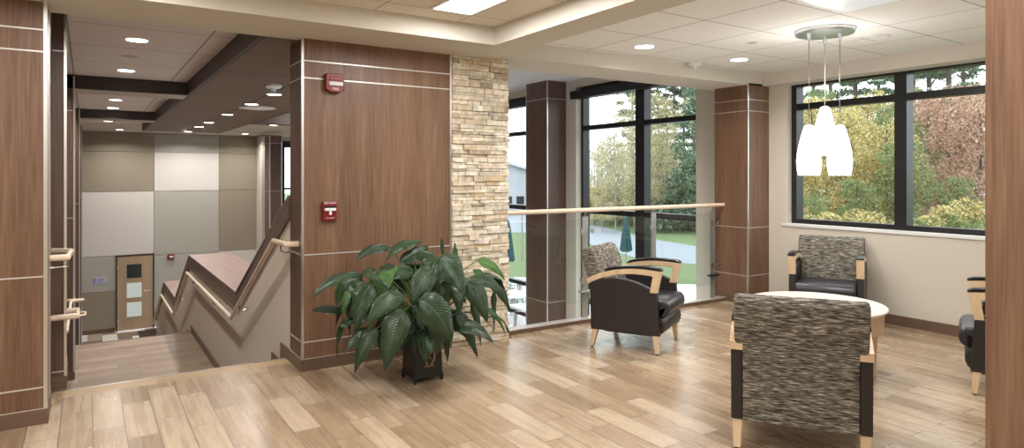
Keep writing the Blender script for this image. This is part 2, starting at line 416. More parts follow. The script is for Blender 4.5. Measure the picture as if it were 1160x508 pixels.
def text(name, body, size, mat, loc, rot, parent, ext=.0006):
    c = bpy.data.curves.new(name, 'FONT'); c.body = body; c.size = size; c.extrude = ext
    c.align_x = 'CENTER'; c.align_y = 'CENTER'
    tmp = bpy.data.objects.new(name+'_src', c); C.objects.link(tmp); c.materials.append(mat)
    dg = bpy.context.evaluated_depsgraph_get(); dg.update()
    me = bpy.data.meshes.new_from_object(tmp.evaluated_get(dg)); me.name = name
    bpy.data.objects.remove(tmp); bpy.data.curves.remove(c)
    o = bpy.data.objects.new(name, me); C.objects.link(o)
    o.parent = parent
    off = Vector((0, 0, 0)); p = parent
    while p is not None: off += p.location; p = p.parent
    o.location = Vector(loc)-off; o.rotation_euler = rot
    return o

# ------------------------------------------------------------------ dimensions
ZS = 2.46          # underside of the dropped soffits
ZC = 2.60          # tiled recess ceilings
XW = 6.55          # inner face of the window wall
YP = 4.86          # face of the panelled wall
L1, L2, L3 = -.93, -1.86, -2.79
RAIL_Z = (.088, .214, .859, 2.169, 2.296)

# ------------------------------------------------------------------ floors and stairs
b = MB().prism([(-3, -3), (6.65, -3), (6.65, 5.0), (1.335, 5.0), (1.335, 5.14), (-3, 5.14)], 'z', -.3, 0)
struct('floor', b, M['floor'], 'warm oak look plank tile floor of the lounge', 'floor')
b = MB().box(-.6, 1.325, 5.14, 5.285, -.155, 0)
struct('floor', b, M['floor_edge'], 'single border row of plank tile along the top of the stairs', 'floor')
t = tag(MB().box(-.19, 1.325, 5.285, 5.30, -.03, .004).build('stair_nosing', M['metal']), 'thin metal nosing strip at the top stair edge', 'nosing')
st = thing('staircase', 'wood plank stairs going down to the lower hall behind the nosing', 'stairs', (.55, 5.3, -.155), kind='structure')
b = MB()
for (y0, z0) in ((5.30, 0), (10.95, L1), (15.05, L2)):
    for i in range(1, 6):
        b.box(-.3, 1.325, y0+(i-1)*.31, y0+i*.31, z0-.155*i-.12, z0-.155*i)
b.build('tread', M['landing'], st)
b = MB().box(-.3, 1.325, 6.85, 10.95, L1-.25, L1)
b.build('landing', M['landing'], st)
b = MB().box(-.3, 1.325, 12.5, 15.05, L2-.25, L2)
b.build('landing', M['landing'], st)
MB().box(-.19, 1.32, 10.93, 10.955, L1-.02, L1+.003).build('nosing', M['cap'], st)
struct('floor', MB().box(-.3, 7, 16.6, 20.6, L3-.2, L3), M['checker'], 'lower hall floor of mixed white and brown tiles', 'floor')
struct('floor', MB().box(1.87, 7, 4.9, 16.6, L3-.2, L3), M['hallgrey'], 'grey lower hall floor below the glass guard', 'floor')
tag(MB().box(1.14, 1.62, 18.1, 20.3, L3, L3+.015).build('door_mat', M['black']), 'black mat on the lower hall floor beside the maple door', 'mat')

# ------------------------------------------------------------------ panelled walls
def trims(parent, x0, x1, y, face='y-', zs=RAIL_Z, w=.009, th=.004, name='trim_strip'):
    for z in zs:
        if face == 'y-': MB().box(x0, x1, y-th, y+.001, z-w/2, z+w/2).build(name, M['trim'], parent)
        else: MB().box(y-th, y+.001, x0, x1, z-w/2, z+w/2).build(name, M['trim'], parent)

wp = thing('wall_centre', 'walnut panelled wall between the stairs and the stone pier', 'wall', (1.9, 5.0, 0), kind='structure')
MB().box(1.327, 2.56, YP, 5.2, .088, ZS+.1).build('wood_panel', M['walnut'], wp)
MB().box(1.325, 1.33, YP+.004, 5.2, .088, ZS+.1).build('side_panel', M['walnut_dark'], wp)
MB().box(1.313, 2.56, YP-.008, 5.2, 0, .088).build('baseboard', M['walnut_base'], wp)
trims(wp, 1.33, 2.56, YP)
trims(wp, YP, 5.2, 1.325, 'x-')
MB().box(1.318, 1.336, YP-.007, YP+.012, .088, ZS+.1).build('corner_trim', M['metal'], wp)
MB().box(2.545, 2.56, YP-.006, YP+.01, .088, ZS+.1).build('corner_trim', M['metal'], wp)

wl = thing('wall_left', 'walnut panelled wall end at the left of the stair opening', 'wall', (-1.6, 4.85, 0), kind='structure')
YL = 4.67
MB().box(-3, -.2, YL, 5.02, .088, ZS+.1).build('wood_panel', M['walnut'], wl)
MB().box(-3, -.19, YL-.008, 5.02, 0, .088).build('baseboard', M['walnut_base'], wl)
trims(wl, -3, -.2, YL)
MB().box(-.214, -.195, YL-.007, YL+.014, .088, ZS+.1).build('corner_trim', M['metal'], wl)
MB().box(-.2, -.192, YL+.2, 5.02, .088, ZS+.1).build('corner_trim', M['metal'], wl)

# stone pier: ledger stones, one mesh
sp = thing('stone_pier', 'pier of stacked cream and tan ledger stone beside the walnut wall', 'pier', (2.84, 5.0, 0))
MB().box(2.562, 3.11, YP+.012, 5.2, 0, ZS-.001).build('core', M['stone_back'], sp)
b = MB(); rnd = random.Random(3)
z = 0.
while z < ZS-.012:
    h = min(rnd.choice((.022, .028, .034, .04, .05)), ZS-z)
    x = 2.562
    while x < 3.125:
        w = rnd.uniform(.06, .22)
        x2 = x+w
        if x2 > 3.09: x2 = 3.118+rnd.uniform(0, .018)
        hh = h
        d = rnd.uniform(.0, .026)
        jz = rnd.uniform(-.002, .002)
        b.box(x+.0012, x2-.0012, YP+.0-d, YP+.02, z+.001+jz, z+hh-.001+jz, bev=.0025, seg=1)
        x = x2
        if x2 > 3.11: break
    # return side
    y = YP+.02
    while y < 5.19:
        w = rnd.uniform(.1, .2); y2 = min(y+w, 5.2)
        b.box(3.1, 3.118+rnd.uniform(0, .016), y, y2-.002, z+.001, z+h-.001, bev=.0025, seg=1); y = y2
    z += h
b.build('stone_facing', M['stone'], sp)

# ------------------------------------------------------------------ stair side wall with stepped wood cap
top = [(5.2, 1.27), (7.34, .2), (11.12, .2), (13.0, -.75), (15.05, -.75), (16.95, -1.72)]
ws = thing('wall_stair', 'greige wall beside the stairs with zigzag dark wood cap', 'wall', (1.6, 5.4, L3), kind='structure')
MB().prism([(p[0], p[1]-.01) for p in top]+[(16.95, L3), (5.2, L3)], 'x', 1.327, 1.87).build('wall_body', M['stairwall'], ws)
def band(off0, off1):
    up = [(p[0], p[1]+off0) for p in top]; dn = [(p[0]-(.06 if i in (1, 3) else (-.0)), p[1]+off1) for i, p in enumerate(top)]
    return up+dn[::-1]
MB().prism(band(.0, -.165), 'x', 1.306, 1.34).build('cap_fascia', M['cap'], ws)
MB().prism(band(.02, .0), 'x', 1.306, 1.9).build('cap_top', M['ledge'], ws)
b = MB()
b.box(1.313, 1.329, 5.2, 5.47, -.155, .088)
for (y0, z0) in ((5.30, 0), (10.95, L1), (15.05, L2)):
    for i in range(1, 6):
        b.box(1.313, 1.329, y0+(i-1)*.31+.17, y0+i*.31+.17, z0-.155*i-.1, z0-.155*i+.095)
b.box(1.313, 1.329, 6.83, 10.97, L1-.1, L1+.095)
b.box(1.313, 1.329, 12.48, 15.07, L2-.1, L2+.095)
b.build('baseboard', M['walnut_base'], ws)

def handrail(name, label, pts, brackets, side, r=.021, group=None):
    t = thing(name, label, 'handrail', pts[0], group)
    MB().tube(pts, r, 12).build('rail', M['rail'], t, smooth=True)
    for (y, z) in brackets:
        x = pts[1][0]; xw = x+side
        MB().tube([(x, y, z-.015), (x, y, z-.06), (x+side*.5, y, z-.075), (xw, y, z-.06)], .007, 8).build('bracket', M['steel'], t, smooth=True)
        bm = MB(); bm.box(min(xw, xw-side*.1), max(xw, xw-side*.1), y-.025, y+.025, z-.085, z-.035, bev=.003); bm.build('bracket_plate', M['steel'], t)
    return t
XR = 1.235
handrail('handrail', 'maple handrail zigzagging down the wall of the stairs', [(1.325, 4.96, .935), (XR, 4.97, .935), (XR, 5.34, .93), (XR, 7.15, -.01), (XR, 10.72, .0), (XR, 12.55, -.945), (XR, 14.75, -.945), (XR, 16.6, -1.87)],
         [(5.12, .93), (6.75, .2), (8.3, 0), (10.1, 0), (11.6, -.46), (13.4, -.945), (15.8, -1.47)], .072)
# left side rails, seen almost end on
def left_rail(label, pts, br):
    t = thing('handrail', label, 'handrail', pts[0])
    MB().tube(pts, .02, 12).build('rail', M['rail'], t, smooth=True)
    for p in br:
        MB().tube([(p[0], p[1], p[2]-.015), (p[0], p[1], p[2]-.06), (p[0]-.09, p[1], p[2]-.065)], .007, 8).build('bracket', M['steel'], t, smooth=True)
    return t
left_rail('short maple handrail loop ending on the panelled wall left of the stairs', [(-.19, 4.84, .945), (-.1, 4.84, .945), (-.088, 5.2, .945), (-.2, 5.3, .945)], [(-.1, 4.88, .945)])
left_rail('low maple handrail wrapping the dark column left of the stairs', [(-.2, 5.28, .5), (-.055, 5.28, .5), (-.055, 5.5, .5), (-.12, 5.5, .5), (-.2, 5.5, .5)], [])
left_rail('level maple handrail beside the middle stair landing at the left wall', [(-.2, 7.4, -.02), (-.16, 7.4, -.02), (-.16, 9.0, 0), (-.045, 9.05, 0), (-.2, 9.1, 0)], [])
left_rail('lowest maple handrail on the left wall near the bottom landing', [(-.2, 13.2, -.94), (-.03, 13.3, -.94), (-.03, 13.55, -.94), (-.15, 13.6, -.94)], [])

# ------------------------------------------------------------------ left corridor wall, columns
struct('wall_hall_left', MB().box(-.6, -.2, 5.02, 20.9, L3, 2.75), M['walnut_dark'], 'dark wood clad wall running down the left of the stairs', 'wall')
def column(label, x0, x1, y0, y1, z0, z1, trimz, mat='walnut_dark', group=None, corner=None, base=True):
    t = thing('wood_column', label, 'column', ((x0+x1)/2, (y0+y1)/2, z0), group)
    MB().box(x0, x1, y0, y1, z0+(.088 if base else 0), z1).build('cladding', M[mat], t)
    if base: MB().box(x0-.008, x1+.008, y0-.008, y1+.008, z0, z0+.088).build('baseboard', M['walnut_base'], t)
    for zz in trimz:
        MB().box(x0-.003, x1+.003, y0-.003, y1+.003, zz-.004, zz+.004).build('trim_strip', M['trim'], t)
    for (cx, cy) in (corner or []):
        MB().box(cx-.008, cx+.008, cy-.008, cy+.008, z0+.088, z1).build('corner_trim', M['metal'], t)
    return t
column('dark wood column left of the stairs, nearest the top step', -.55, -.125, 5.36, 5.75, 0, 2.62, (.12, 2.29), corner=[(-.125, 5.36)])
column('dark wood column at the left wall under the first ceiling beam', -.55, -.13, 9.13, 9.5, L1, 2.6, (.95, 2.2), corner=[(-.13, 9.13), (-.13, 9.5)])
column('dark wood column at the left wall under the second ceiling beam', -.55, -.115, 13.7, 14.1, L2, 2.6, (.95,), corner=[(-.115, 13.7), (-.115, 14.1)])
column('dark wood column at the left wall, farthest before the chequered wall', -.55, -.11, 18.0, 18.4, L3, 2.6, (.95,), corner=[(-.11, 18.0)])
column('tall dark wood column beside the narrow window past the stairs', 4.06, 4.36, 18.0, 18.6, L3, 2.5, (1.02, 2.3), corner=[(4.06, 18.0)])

# ------------------------------------------------------------------ chequered end wall
wb = thing('wall_back', 'far end wall of taupe, grey and white square panels', 'wall', (2, 20.7, L3), kind='structure')
MB().box(-.6, 4.9, 20.64, 20.9, L3, 3.2).build('wall_body', M['hallgrey'], wb)
MB().box(4.9, 7.2, 20.64, 20.9, L3, .5).build('wall_body', M['door'], wb)
cells = [(-.12, 1.555, 2.09, 2.6, 'tan'), (1.555, 3.22, 2.09, 2.6, 'greige'), (3.22, 4.26, 2.09, 2.6, 'tan'),
         (-.12, 1.555, 1.0, 2.09, 'tan'), (1.555, 3.22, 1.0, 2.09, 'offwhite'), (3.22, 4.26, 1.0, 2.09, 'tan'),
         (-.12, 1.555, -.73, 1.0, 'offwhite'), (1.555, 3.22, -.78, 1.0, 'greige'), (3.22, 4.26, -.78, 1.0, 'tan'),
         (-.12, .64, -1.68, -.73, 'greige'), (-.12, .64, L3+.1, -1.68, 'tan'), (1.555, 3.22, L3+.1, -.78, 'greige'), (3.22, 4.26, L3+.1, -.78, 'offwhite')]
for (x0, x1, z0, z1, mm) in cells:
    MB().box(x0+.006, x1-.006, 20.61, 20.645, z0+.006, z1-.006).build('wall_square', M[mm], wb)
MB().box(-.12, .63, 20.6, 20.64, L3, L3+.1).build('baseboard', M['walnut_base'], wb)
struct('wall_hall_pier', MB().box(4.26, 4.62, 19.9, 20.64, L3, 2.6), M['hallgrey'], 'pale grey pier closing the right of the chequered wall', 'wall')
# narrow window on the end wall
wn = thing('window_4', 'narrow black framed window at the far end of the hall', 'window', (5.5, 20.7, .5), kind='structure')
MB().box(5.02, 5.1, 20.66, 20.76, .5, 2.5).build('window_frame', M['black_frame'], wn)
MB().box(5.1, 5.6, 20.66, 20.76, 1.0, 1.06).build('mullion', M['black_frame'], wn)
MB().box(5.1, 5.6, 20.66, 20.76, 2.3, 2.5).build('valance', M['black_shade'], wn)
MB().box(5.6, 6.6, 20.66, 20.76, .5, 2.5).build('window_frame', M['black_frame'], wn)
MB().box(5.1, 5.6, 20.7, 20.705, .5, 2.3).build('window_pane', M['glass'], wn)
struct('wall_hall_header', MB().box(4.9, 7.2, 20.64, 20.9, 2.5, 3.2), M['hallgrey'], 'grey wall strip above the far narrow window', 'wall')

# door on the end wall
d = thing('door_1', 'pale maple door with three stacked glass lites on the end wall', 'door', (1.1, 20.6, L3), kind='structure')
MB().box(.645, .68, 20.56, 20.64, L3, -.73).box(1.52, 1.555, 20.56, 20.64, L3, -.73).box(.645, 1.555, 20.56, 20.64, -.765, -.73).build('door_frame', M['beam'], d)
df = MB().box(.68, 1.52, 20.57, 20.62, L3+.01, -.765).build('door_leaf', M['door'], d)
for i, (z0, z1) in enumerate(((-1.36, -.99), (-1.9, -1.5), (-2.42, -2.03))):
    MB().box(.9, 1.25, 20.562, 20.572, z0, z1).build('door_glass', M['door_glass_dark' if i == 0 else 'door_glass_reflection'], d)
MB().tube([(1.44, 20.57, -1.73), (1.44, 20.52, -1.73), (1.31, 20.515, -1.73)], .012, 8).build('handle', M['steel'], d, smooth=True)
for zz in (-1.05, -1.8, -2.5): MB().box(.672, .688, 20.55, 20.572, zz-.05, zz+.05).build('hinge', M['steel'], d)
s = thing('door_sign', 'small lavender notice with blue lines on the grey panel by the door', 'sign', (.29, 20.6, -1.4))
MB().box(.14, .44, 20.598, 20.609, -1.47, -1.27, bev=.003).build('plate', M['sign'], s)
MB().box(.15, .18, 20.596, 20.6, -1.44, -1.3).box(.22, .4, 20.596, 20.6, -1.34, -1.325).box(.2, .36, 20.596, 20.6, -1.385, -1.365).box(.2, .42, 20.596, 20.6, -1.435, -1.42).build('printed_lines', M['sign_ink'], s)
s = thing('wall_alarm', 'small dark red call point with white centre on the end wall', 'alarm', (1.96, 20.6, -.9))
MB().box(1.88, 2.05, 20.55, 20.61, -.93, -.78, bev=.01).build('body', M['red'], s)
MB().box(1.93, 2.02, 20.54, 20.552, -.87, -.82).build('lens', M['strobe'], s)

# ------------------------------------------------------------------ ceilings
b = MB()
for x0, x1, y0, y1 in ((-3, -2, -3, 4.95), (-2, 2.65, 4.31, 4.95), (2.65, 2.95, -2, 5.2), (2.95, 6.43, 4.65, 5.2), (6.43, 6.75, -2, 5.2), (-2, 6.75, -3, -2)):
    b.box(x0, x1, y0, y1, ZS, 2.7)
struct('ceiling', b, M['soffit'], 'beige dropped soffit bands framing the recessed ceilings', 'ceiling')
struct('ceiling', MB().box(-2, 2.65, -2, 4.31, ZC, 2.65), M['ceil1'], 'cream tiled ceiling in the recess over the planter side', 'ceiling')
struct('ceiling', MB().box(2.95, 6.43, -2, 4.65, ZC, 2.65), M['ceil2'], 'white tiled ceiling in the recess over the seating group', 'ceiling')
struct('ceiling', MB().box(-.6, 1.3, 4.95, 17.1, 2.62, 2.7), M['ceil3'], 'grey tiled ceiling in the recesses above the stairs', 'ceiling')
struct('ceiling', MB().box(2.6, 7.2, 5.2, 20.64, 2.97, 3.05), M['ceil4'], 'lavender grey ceiling beyond the glass guard', 'ceiling')
def beam(label, x0, x1, y0, y1, z1=2.62, lip=True):
    t = thing('ceiling_beam', label, 'beam', ((x0+x1)/2, y0, ZS))
    MB().box(x0, x1, y0, y1, ZS, z1).build('beam_face', M['beam'], t)
    if lip: MB().box(x0, x1, y0+.03, y1-.03, ZS-.006, ZS).build('beam_underside', M['hallgrey'], t)
    return t
beam('dark wood ceiling beam crossing above the stairs, nearer one', -.6, 1.06, 9.13, 9.65)
beam('dark wood ceiling beam crossing above the stairs, farther one', -.6, 1.06, 13.75, 14.3)
t = thing('ceiling_soffit', 'long dark panelled soffit with a row of downlights over the stairs', 'soffit', (1.9, 5, ZS), kind='structure')
MB().box(1.06, 2.7, 4.95, 17.1, ZS, 2.5).build('soffit_panel', M['soffit_wood'], t)
MB().box(1.05, 1.075, 4.95, 17.1, ZS-.005, 2.62).build('edge_board', M['beam'], t)
MB().box(2.69, 2.72, 5.2, 13.3, ZS-.005, 2.98).build('edge_board', M['beam'], t)
MB().box(2.69, 6.7, 13.3, 13.7, ZS, 2.98).build('edge_board', M['beam'], t)
struct('ceiling', MB().box(-.6, 7.2, 17.1, 20.64, 2.62, 2.7).box(2.7, 6.7, 13.7, 17.1, 2.6, 2.7), M['hallgrey'], 'plain grey ceiling before the chequered end wall', 'ceiling')
struct('trim_1', MB().box(-.6, 7.2, 4.95, 5.25, 2.62, 3.05), M['hallgrey'], 'upstand between the soffit and the hall ceiling', 'trim')

# ------------------------------------------------------------------ window wall on the right
W3 = (1.0, 4.43)      # right window opening along Y
W1 = (5.72, 8.17)     # window behind the guard
W2 = (9.15, 11.6)     # far window
b = MB()
X0, X1 = XW, XW+.25
b.box(X0, X1, -3, W3[0], L3, 3.0)
b.box(X0, X1, W3[0], W3[1], L3, .9)
b.box(X0, X1, W3[0], W3[1], 2.6, 3.0)
b.box(X0, X1, W3[1], W1[0], L3, 3.0)
b.box(X0, X1, W1[0], W1[1], 2.85, 3.0)
b.box(X0, X1, W1[1], W2[0], L3, 3.0)
b.box(X0, X1, W2[0], W2[1], 2.85, 3.0)
b.box(X0, X1, W2[1], 20.9, L3, 3.0)
struct('wall_right', b, M['plaster'], 'cream painted wall holding the black framed windows', 'wall')
tag(MB().box(XW-.014, XW, -3, 4.65, 0, .095).build('baseboard_right', M['walnut_base']), 'brown wood baseboard under the right window', 'baseboard', kind='structure')

def window(name, label, y0, y1, z0, z1, mull, bars, sill=None, valance=None, fx=XW+.1, fw=.06):
    t = thing(name, label, 'window', (fx, (y0+y1)/2, z0), kind='structure')
    d0, d1 = fx, fx+.13
    b = MB()
    b.box(d0, d1, y0, y0+fw, z0, z1).box(d0, d1, y1-fw, y1, z0, z1)
    b.box(d0, d1, y0+fw, y1-fw, z0, z0+.05).box(d0, d1, y0+fw, y1-fw, z1-.06, z1)
    b.build('window_frame', M['black_frame'], t)
    for m0, m1 in mull:
        MB().box(d0, d1, m0, m1, z0+.05, z1-.06).build('mullion', M['black_frame'], t)
    for k, (c, h) in enumerate(bars):
        MB().box(d0+.012, d1, y0+fw, y1-fw, c-h/2, c+h/2).build('transom', M['black_frame'], t)
    MB().box(fx+.075, fx+.08, y0+fw, y1-fw, z0+.05, z1-.06).build('window_pane', M['glass'], t)
    if sill: MB().box(XW-.018, fx+.01, y0-.02, y1+.05, z0-.028, z0).build('window_sill', M['white'], t)
    if valance: MB().box(XW-.06, fx+.0, valance[0], valance[1], valance[2], valance[3]).build('roller_valance', M['black_shade'], t)
    return t
window('window_3', 'wide black framed window above the seating group with autumn trees outside', W3[0], W3[1], .91, 2.5, [(3.2, 3.315), (2.0, 2.11)], [(2.215, .065)], sill=True)
window('window_1', 'tall black framed window behind the glass guard with pines outside', W1[0], W1[1], -2.2, 2.84, [(6.75, 6.93)], [(2.205, .07), (.88, .075), (-.56, .07), (-1.1, .07)], valance=(W1[0]-.02, W1[1]+.08, 2.665, 2.79))
window('window_2', 'tall black framed window seen between stone pier and dark column', W2[0], W2[1], -2.2, 2.84, [(10.9, 11.0)], [(2.215, .07), (.86, .08), (-.53, .07), (-1.09, .07)], valance=(W2[0]-.1, W2[1], 2.68, 2.8))
column('walnut corner column where the glass guard meets the window wall', 6.17, XW, 4.65, 5.11, 0, ZS+.02, (.32, .859, 2.169, 2.296), mat='walnut', corner=[(6.17, 4.65)])
column('tall dark wood column between the two tall windows', 6.17, XW, 8.43, 9.02, -2.79, 2.98, (-.6, .86, 2.68), corner=[(6.17, 8.43), (6.17, 9.02)], base=True)
column('near walnut column at the right edge of the lounge', 2.65, 2.95, .7, 1.012, 0, ZS+.02, (), mat='walnut', base=True)

# unseen enclosure of the lounge behind the viewpoint
struct('wall_rear', MB().box(-3.2, 6.8, -3.2, -3, 0, 2.7), M['plaster'], 'cream wall behind the viewpoint', 'wall')
struct('wall_side', MB().box(-3.2, -3, -3, 5.1, 0, 2.7), M['plaster'], 'cream wall at the left end of the lounge', 'wall')

# ------------------------------------------------------------------ glass guard
YG = 4.98
g = thing('glass_guard', 'glass guard rail with maple top rail and steel posts', 'guard rail', (4.6, YG, 0))
MB().box(3.13, 6.165, YG-.04, YG+.06, 0, .036).build('base_curb', M['walnut_base'], g)
MB().box(3.13, 6.165, YG-.042, YG+.062, .036, .044).build('curb_cap', M['trim'], g)
MB().tube([(3.12, YG, 1.105), (6.2, YG, 1.105)], .022, 16).build('top_rail', M['rail'], g, smooth=True)
posts = (4.12, 5.06, 6.0)
for px_ in posts:
    p = MB().box(px_-.035, px_+.035, YG+.012, YG+.027, -.12, 1.04, bev=.002).build('post', M['post'], g)
    MB().tube([(px_, YG+.02, 1.0), (px_, YG+.02, 1.06), (px_, YG, 1.085)], .008, 8).build('saddle', M['steel'], p, smooth=True)
    for z_ in (.9, .42):
        MB().prism([(px_-.062+.034*math.cos(a*PI/8), z_+.034*math.sin(a*PI/8)) for a in range(16)], 'y', YG-.035, YG-.02).build('standoff', M['steel'], p)
        MB().prism([(px_+.058+.024*math.cos(a*PI/8), z_+.024*math.sin(a*PI/8)) for a in range(16)], 'y', YG-.03, YG-.02).build('standoff', M['steel'], p)
    MB().box(px_-.09, px_+.06, YG-.03, YG+.02, .295, .315, bev=.004).build('clamp', M['steel'] if px_ < 5.5 else M['black'], p)
for x0, x1 in ((3.16, 4.1), (4.14, 5.04), (5.08, 5.98)):
    MB().box(x0, x1, YG-.018, YG-.008, .2, 1.02).build('glass_panel', M['guard_glass'], g)

# ------------------------------------------------------------------ lamps
def add_light(name, kind, loc, energy, size=.15, color=(1, .96, .91), rot=(0, 0, 0), size_y=None, spot=None, parent=None, spread=None):
    ld = bpy.data.lights.new(name, kind); ld.energy = energy; ld.color = color
    if kind == 'AREA':
        ld.shape = 'DISK' if size_y is None else 'RECTANGLE'; ld.size = size
        if size_y: ld.size_y = size_y
        if spread: ld.spread = spread
    if kind == 'SPOT': ld.spot_size = spot or 2.2; ld.spot_blend = .8; ld.shadow_soft_size = size
    if kind == 'POINT': ld.shadow_soft_size = size
    o = bpy.data.objects.new(name, ld); C.objects.link(o); o.rotation_euler = rot
    if parent is not None: o.parent = parent; o.location = Vector(loc)-parent.location
    else: o.location = loc
    return o
dl0 = thing('recessed_downlight', 'x', 'downlight', (0, 0, 0))
MB().lathe([(.085, -.002), (.1, -.004), (.1, .0), (.085, .0)], 0, 0, 28).build('trim_ring', M['trim'], dl0, smooth=True)
MB().lathe([(.001, -.0035), (.084, -.0035), (.084, -.001), (.001, -.001)], 0, 0, 28).build('lens', M['lamp'], dl0)
used = [False]
def downlight(x, y, z, label, energy, group=None, color=(1, .96, .91), scale=1.):
    if not used[0]: o = dl0; used[0] = True; o.location = (x, y, z); o['label'] = label
    else: o = dup(dl0, (x, y, z), label=label)
    if group: o['group'] = group
    o.scale = (scale, scale, 1)
    add_light('downlight_lamp', 'AREA', (x, y, z-.012), energy, .15, color, spread=2.6)
    return o
WARM = (1, .93, .84)
NEU = (1, .975, .945)
HALL = (1, .95, .885)
downlight(4.18, 4.24, ZC, 'round downlight in the white ceiling nearest the stone pier', 16)
downlight(5.44, 4.2, ZC, 'round downlight in the white ceiling nearest the corner column', 16)
for i, (y, z, lab) in enumerate(((6.5, 2.62, 'round downlight above the stairs nearest the beige soffit'), (8.47, 2.62, 'round downlight just before the nearer dark beam'), (11.86, 2.62, 'round downlight beyond the nearer dark beam'), (13.3, 2.62, 'round downlight just before the farther dark beam'), (16.6, 2.62, 'round downlight beyond the farther dark beam'))):
    downlight(.36+.005*i, y, z, lab, 27, color=HALL)
for i, y in enumerate((8.46, 9.8, 11.7, 13.7, 15.0, 16.8)):
    downlight(1.96, y, ZS, ('nearest', 'second nearest', 'third', 'fourth', 'fifth', 'farthest')[i]+' of the row of downlights in the dark soffit', 24, group='downlights along the dark soffit', color=HALL)
downlight(3.6, 15.6, 2.6, 'single downlight in the pale ceiling past the soffit at the far right of the hall', 34, color=HALL)
downlight(3.52, 12.6, 2.97, 'single downlight in the lavender ceiling right of the dark soffit', 34, color=HALL)
# wall washers on the chequered wall
for x in (.7, 2.3, 3.75):
    downlight(x, 19.6, 2.62, 'wall washing downlight above the chequered end wall', 34, group='wall washers at the end wall', color=HALL)

lp0 = thing('ceiling_light_panel', 'bright rectangular light panel in the cream tiled ceiling', 'ceiling light', (2.135, 3.41, ZC))
MB().box(1.965, 2.305, 2.76, 4.06, ZC-.008, ZC).build('light_frame', M['white'], lp0)
MB().box(1.99, 2.28, 2.785, 4.035, ZC-.011, ZC-.006).build('diffuser', M['panel_lamp'], lp0)
add_light('panel_light', 'AREA', (2.135, 3.41, ZC-.02), 34, .3, NEU, size_y=1.25)
for i, (x, y) in enumerate(((.1, 3.41), (-1.4, 2.2), (.1, .4), (2.135, .4), (2.135, -1.3), (-.6, -1.2))):  # unseen copies of the light panel, added as fill light for the lounge
    dup(lp0, (x, y, ZC), label='added rectangular fill light panel in the cream ceiling out of view', group='added fill light panels over the viewpoint')
    add_light('panel_light', 'AREA', (x, y, ZC-.02), 30, .3, NEU, size_y=1.25)
lp1 = thing('ceiling_light_panel', 'pale bluish square light panel in the white ceiling above the pendants', 'ceiling light', (4.15, 2.27, ZC))
MB().box(3.835, 4.475, 1.3, 2.58, ZC-.006, ZC).build('light_frame', M['white'], lp1)
MB().box(3.87, 4.44, 1.335, 2.545, ZC-.009, ZC-.004).build('diffuser', M['panel_soft'], lp1)
add_light('panel_light', 'AREA', (4.15, 1.9, ZC-.02), 30, .55, NEU, size_y=1.1)

def ceiling_puck(name, label, cat, x, y, z, r, h, mat, prong=False):
    t = thing(name, label, cat, (x, y, z))
    MB().lathe([(r, z), (r, z-h*.45), (r*.8, z-h*.8), (r*.3, z-h)], x, y, 20).build('housing', mat, t, smooth=True)
    if prong: MB().lathe([(r*.35, z-h*.9), (r*.35, z-h*1.5), (r*.2, z-h*1.6)], x, y, 12).build('sensor', M['white_plastic'], t, smooth=True)
    return t
ceiling_puck('smoke_detector', 'small round smoke detector on the white ceiling between the downlights', 'detector', 5.2, 4.56, ZC, .07, .04, M['white_plastic'], True)
ceiling_puck('smoke_detector', 'smoke detector at the near end of the dark soffit', 'detector', 1.74, 7.55, ZS, .09, .05, M['white_plastic'], True)
ceiling_puck('smoke_detector', 'tiny smoke detector at the far end of the dark soffit', 'detector', 1.75, 15.8, ZS, .07, .05, M['white_plastic'], True)
ceiling_puck('sprinkler_cover', 'small flat sprinkler cover disc in the white tiled ceiling', 'sprinkler', 4.84, 3.6, ZC, .045, .006, M['hallgrey'])
ceiling_puck('sprinkler_cover', 'small flat sprinkler cover between the two stair downlights', 'sprinkler', .35, 7.43, 2.62, .07, .008, M['hallgrey'])
t = thing('ceiling_speaker', 'round flush white speaker grille in the ceiling beside the pendant canopy', 'speaker', (5.5, 2.93, ZC))
MB().lathe([(.15, ZC), (.15, ZC-.006), (.13, ZC-.008)], 5.5, 2.93, 32).build('rim', M['white'], t, smooth=True)
MB().lathe([(.13, ZC-.004), (.13, ZC-.009), (.02, ZC-.010)], 5.5, 2.93, 32).build('grille', M['ceil2'], t, smooth=True)
t = thing('ceiling_diffuser', 'oval white air diffuser in the dark soffit among the downlights', 'air vent', (2.13, 10.25, ZS))
MB().lathe([(.26, ZS), (.26, ZS-.012), (.2, ZS-.02), (.1, ZS-.02)], 2.13, 10.25, 28).build('rim', M['white'], t, smooth=True)

# pendant cluster
PC = Vector((4.91, 2.98, 0))
pl = thing('pendant_lamp', 'three opal glass pendants hanging from one round chrome canopy', 'pendant lamp', (PC.x, PC.y, ZC))
MB().lathe([(.22, ZC), (.22, ZC-.02), (.21, ZC-.032), (.02, ZC-.036)], PC.x, PC.y, 40).build('canopy', M['chrome'], pl, smooth=True)
for (x, y, zt) in ((4.732, 3.003, 1.833), (4.979, 3.021, 1.994), (4.935, 2.871, 1.833)):
    cd = MB().tube([(x, y, ZC-.03), (x, y, zt)], .003, 6).build('cord', M['cord'], pl)
    MB().lathe([(.014, ZC-.09), (.014, ZC-.035)], x, y, 12).build('cord_grip', M['chrome'], cd, smooth=True)
    prof = [(.012, zt+.01), (.034, zt), (.05, zt-.05), (.067, zt-.12), (.083, zt-.2), (.09, zt-.27), (.087, zt-.33), (.077, zt-.385), (.07, zt-.385)]
    MB().lathe(prof, x, y, 32).build('lamp_shade', M['shade'], pl, smooth=True)
    add_light('pendant_bulb', 'POINT', (x, y, zt-.45), 5.0, .06, NEU)
add_light('pendant_glow', 'POINT', (PC.x, PC.y, 2.2), 11, .1, NEU)

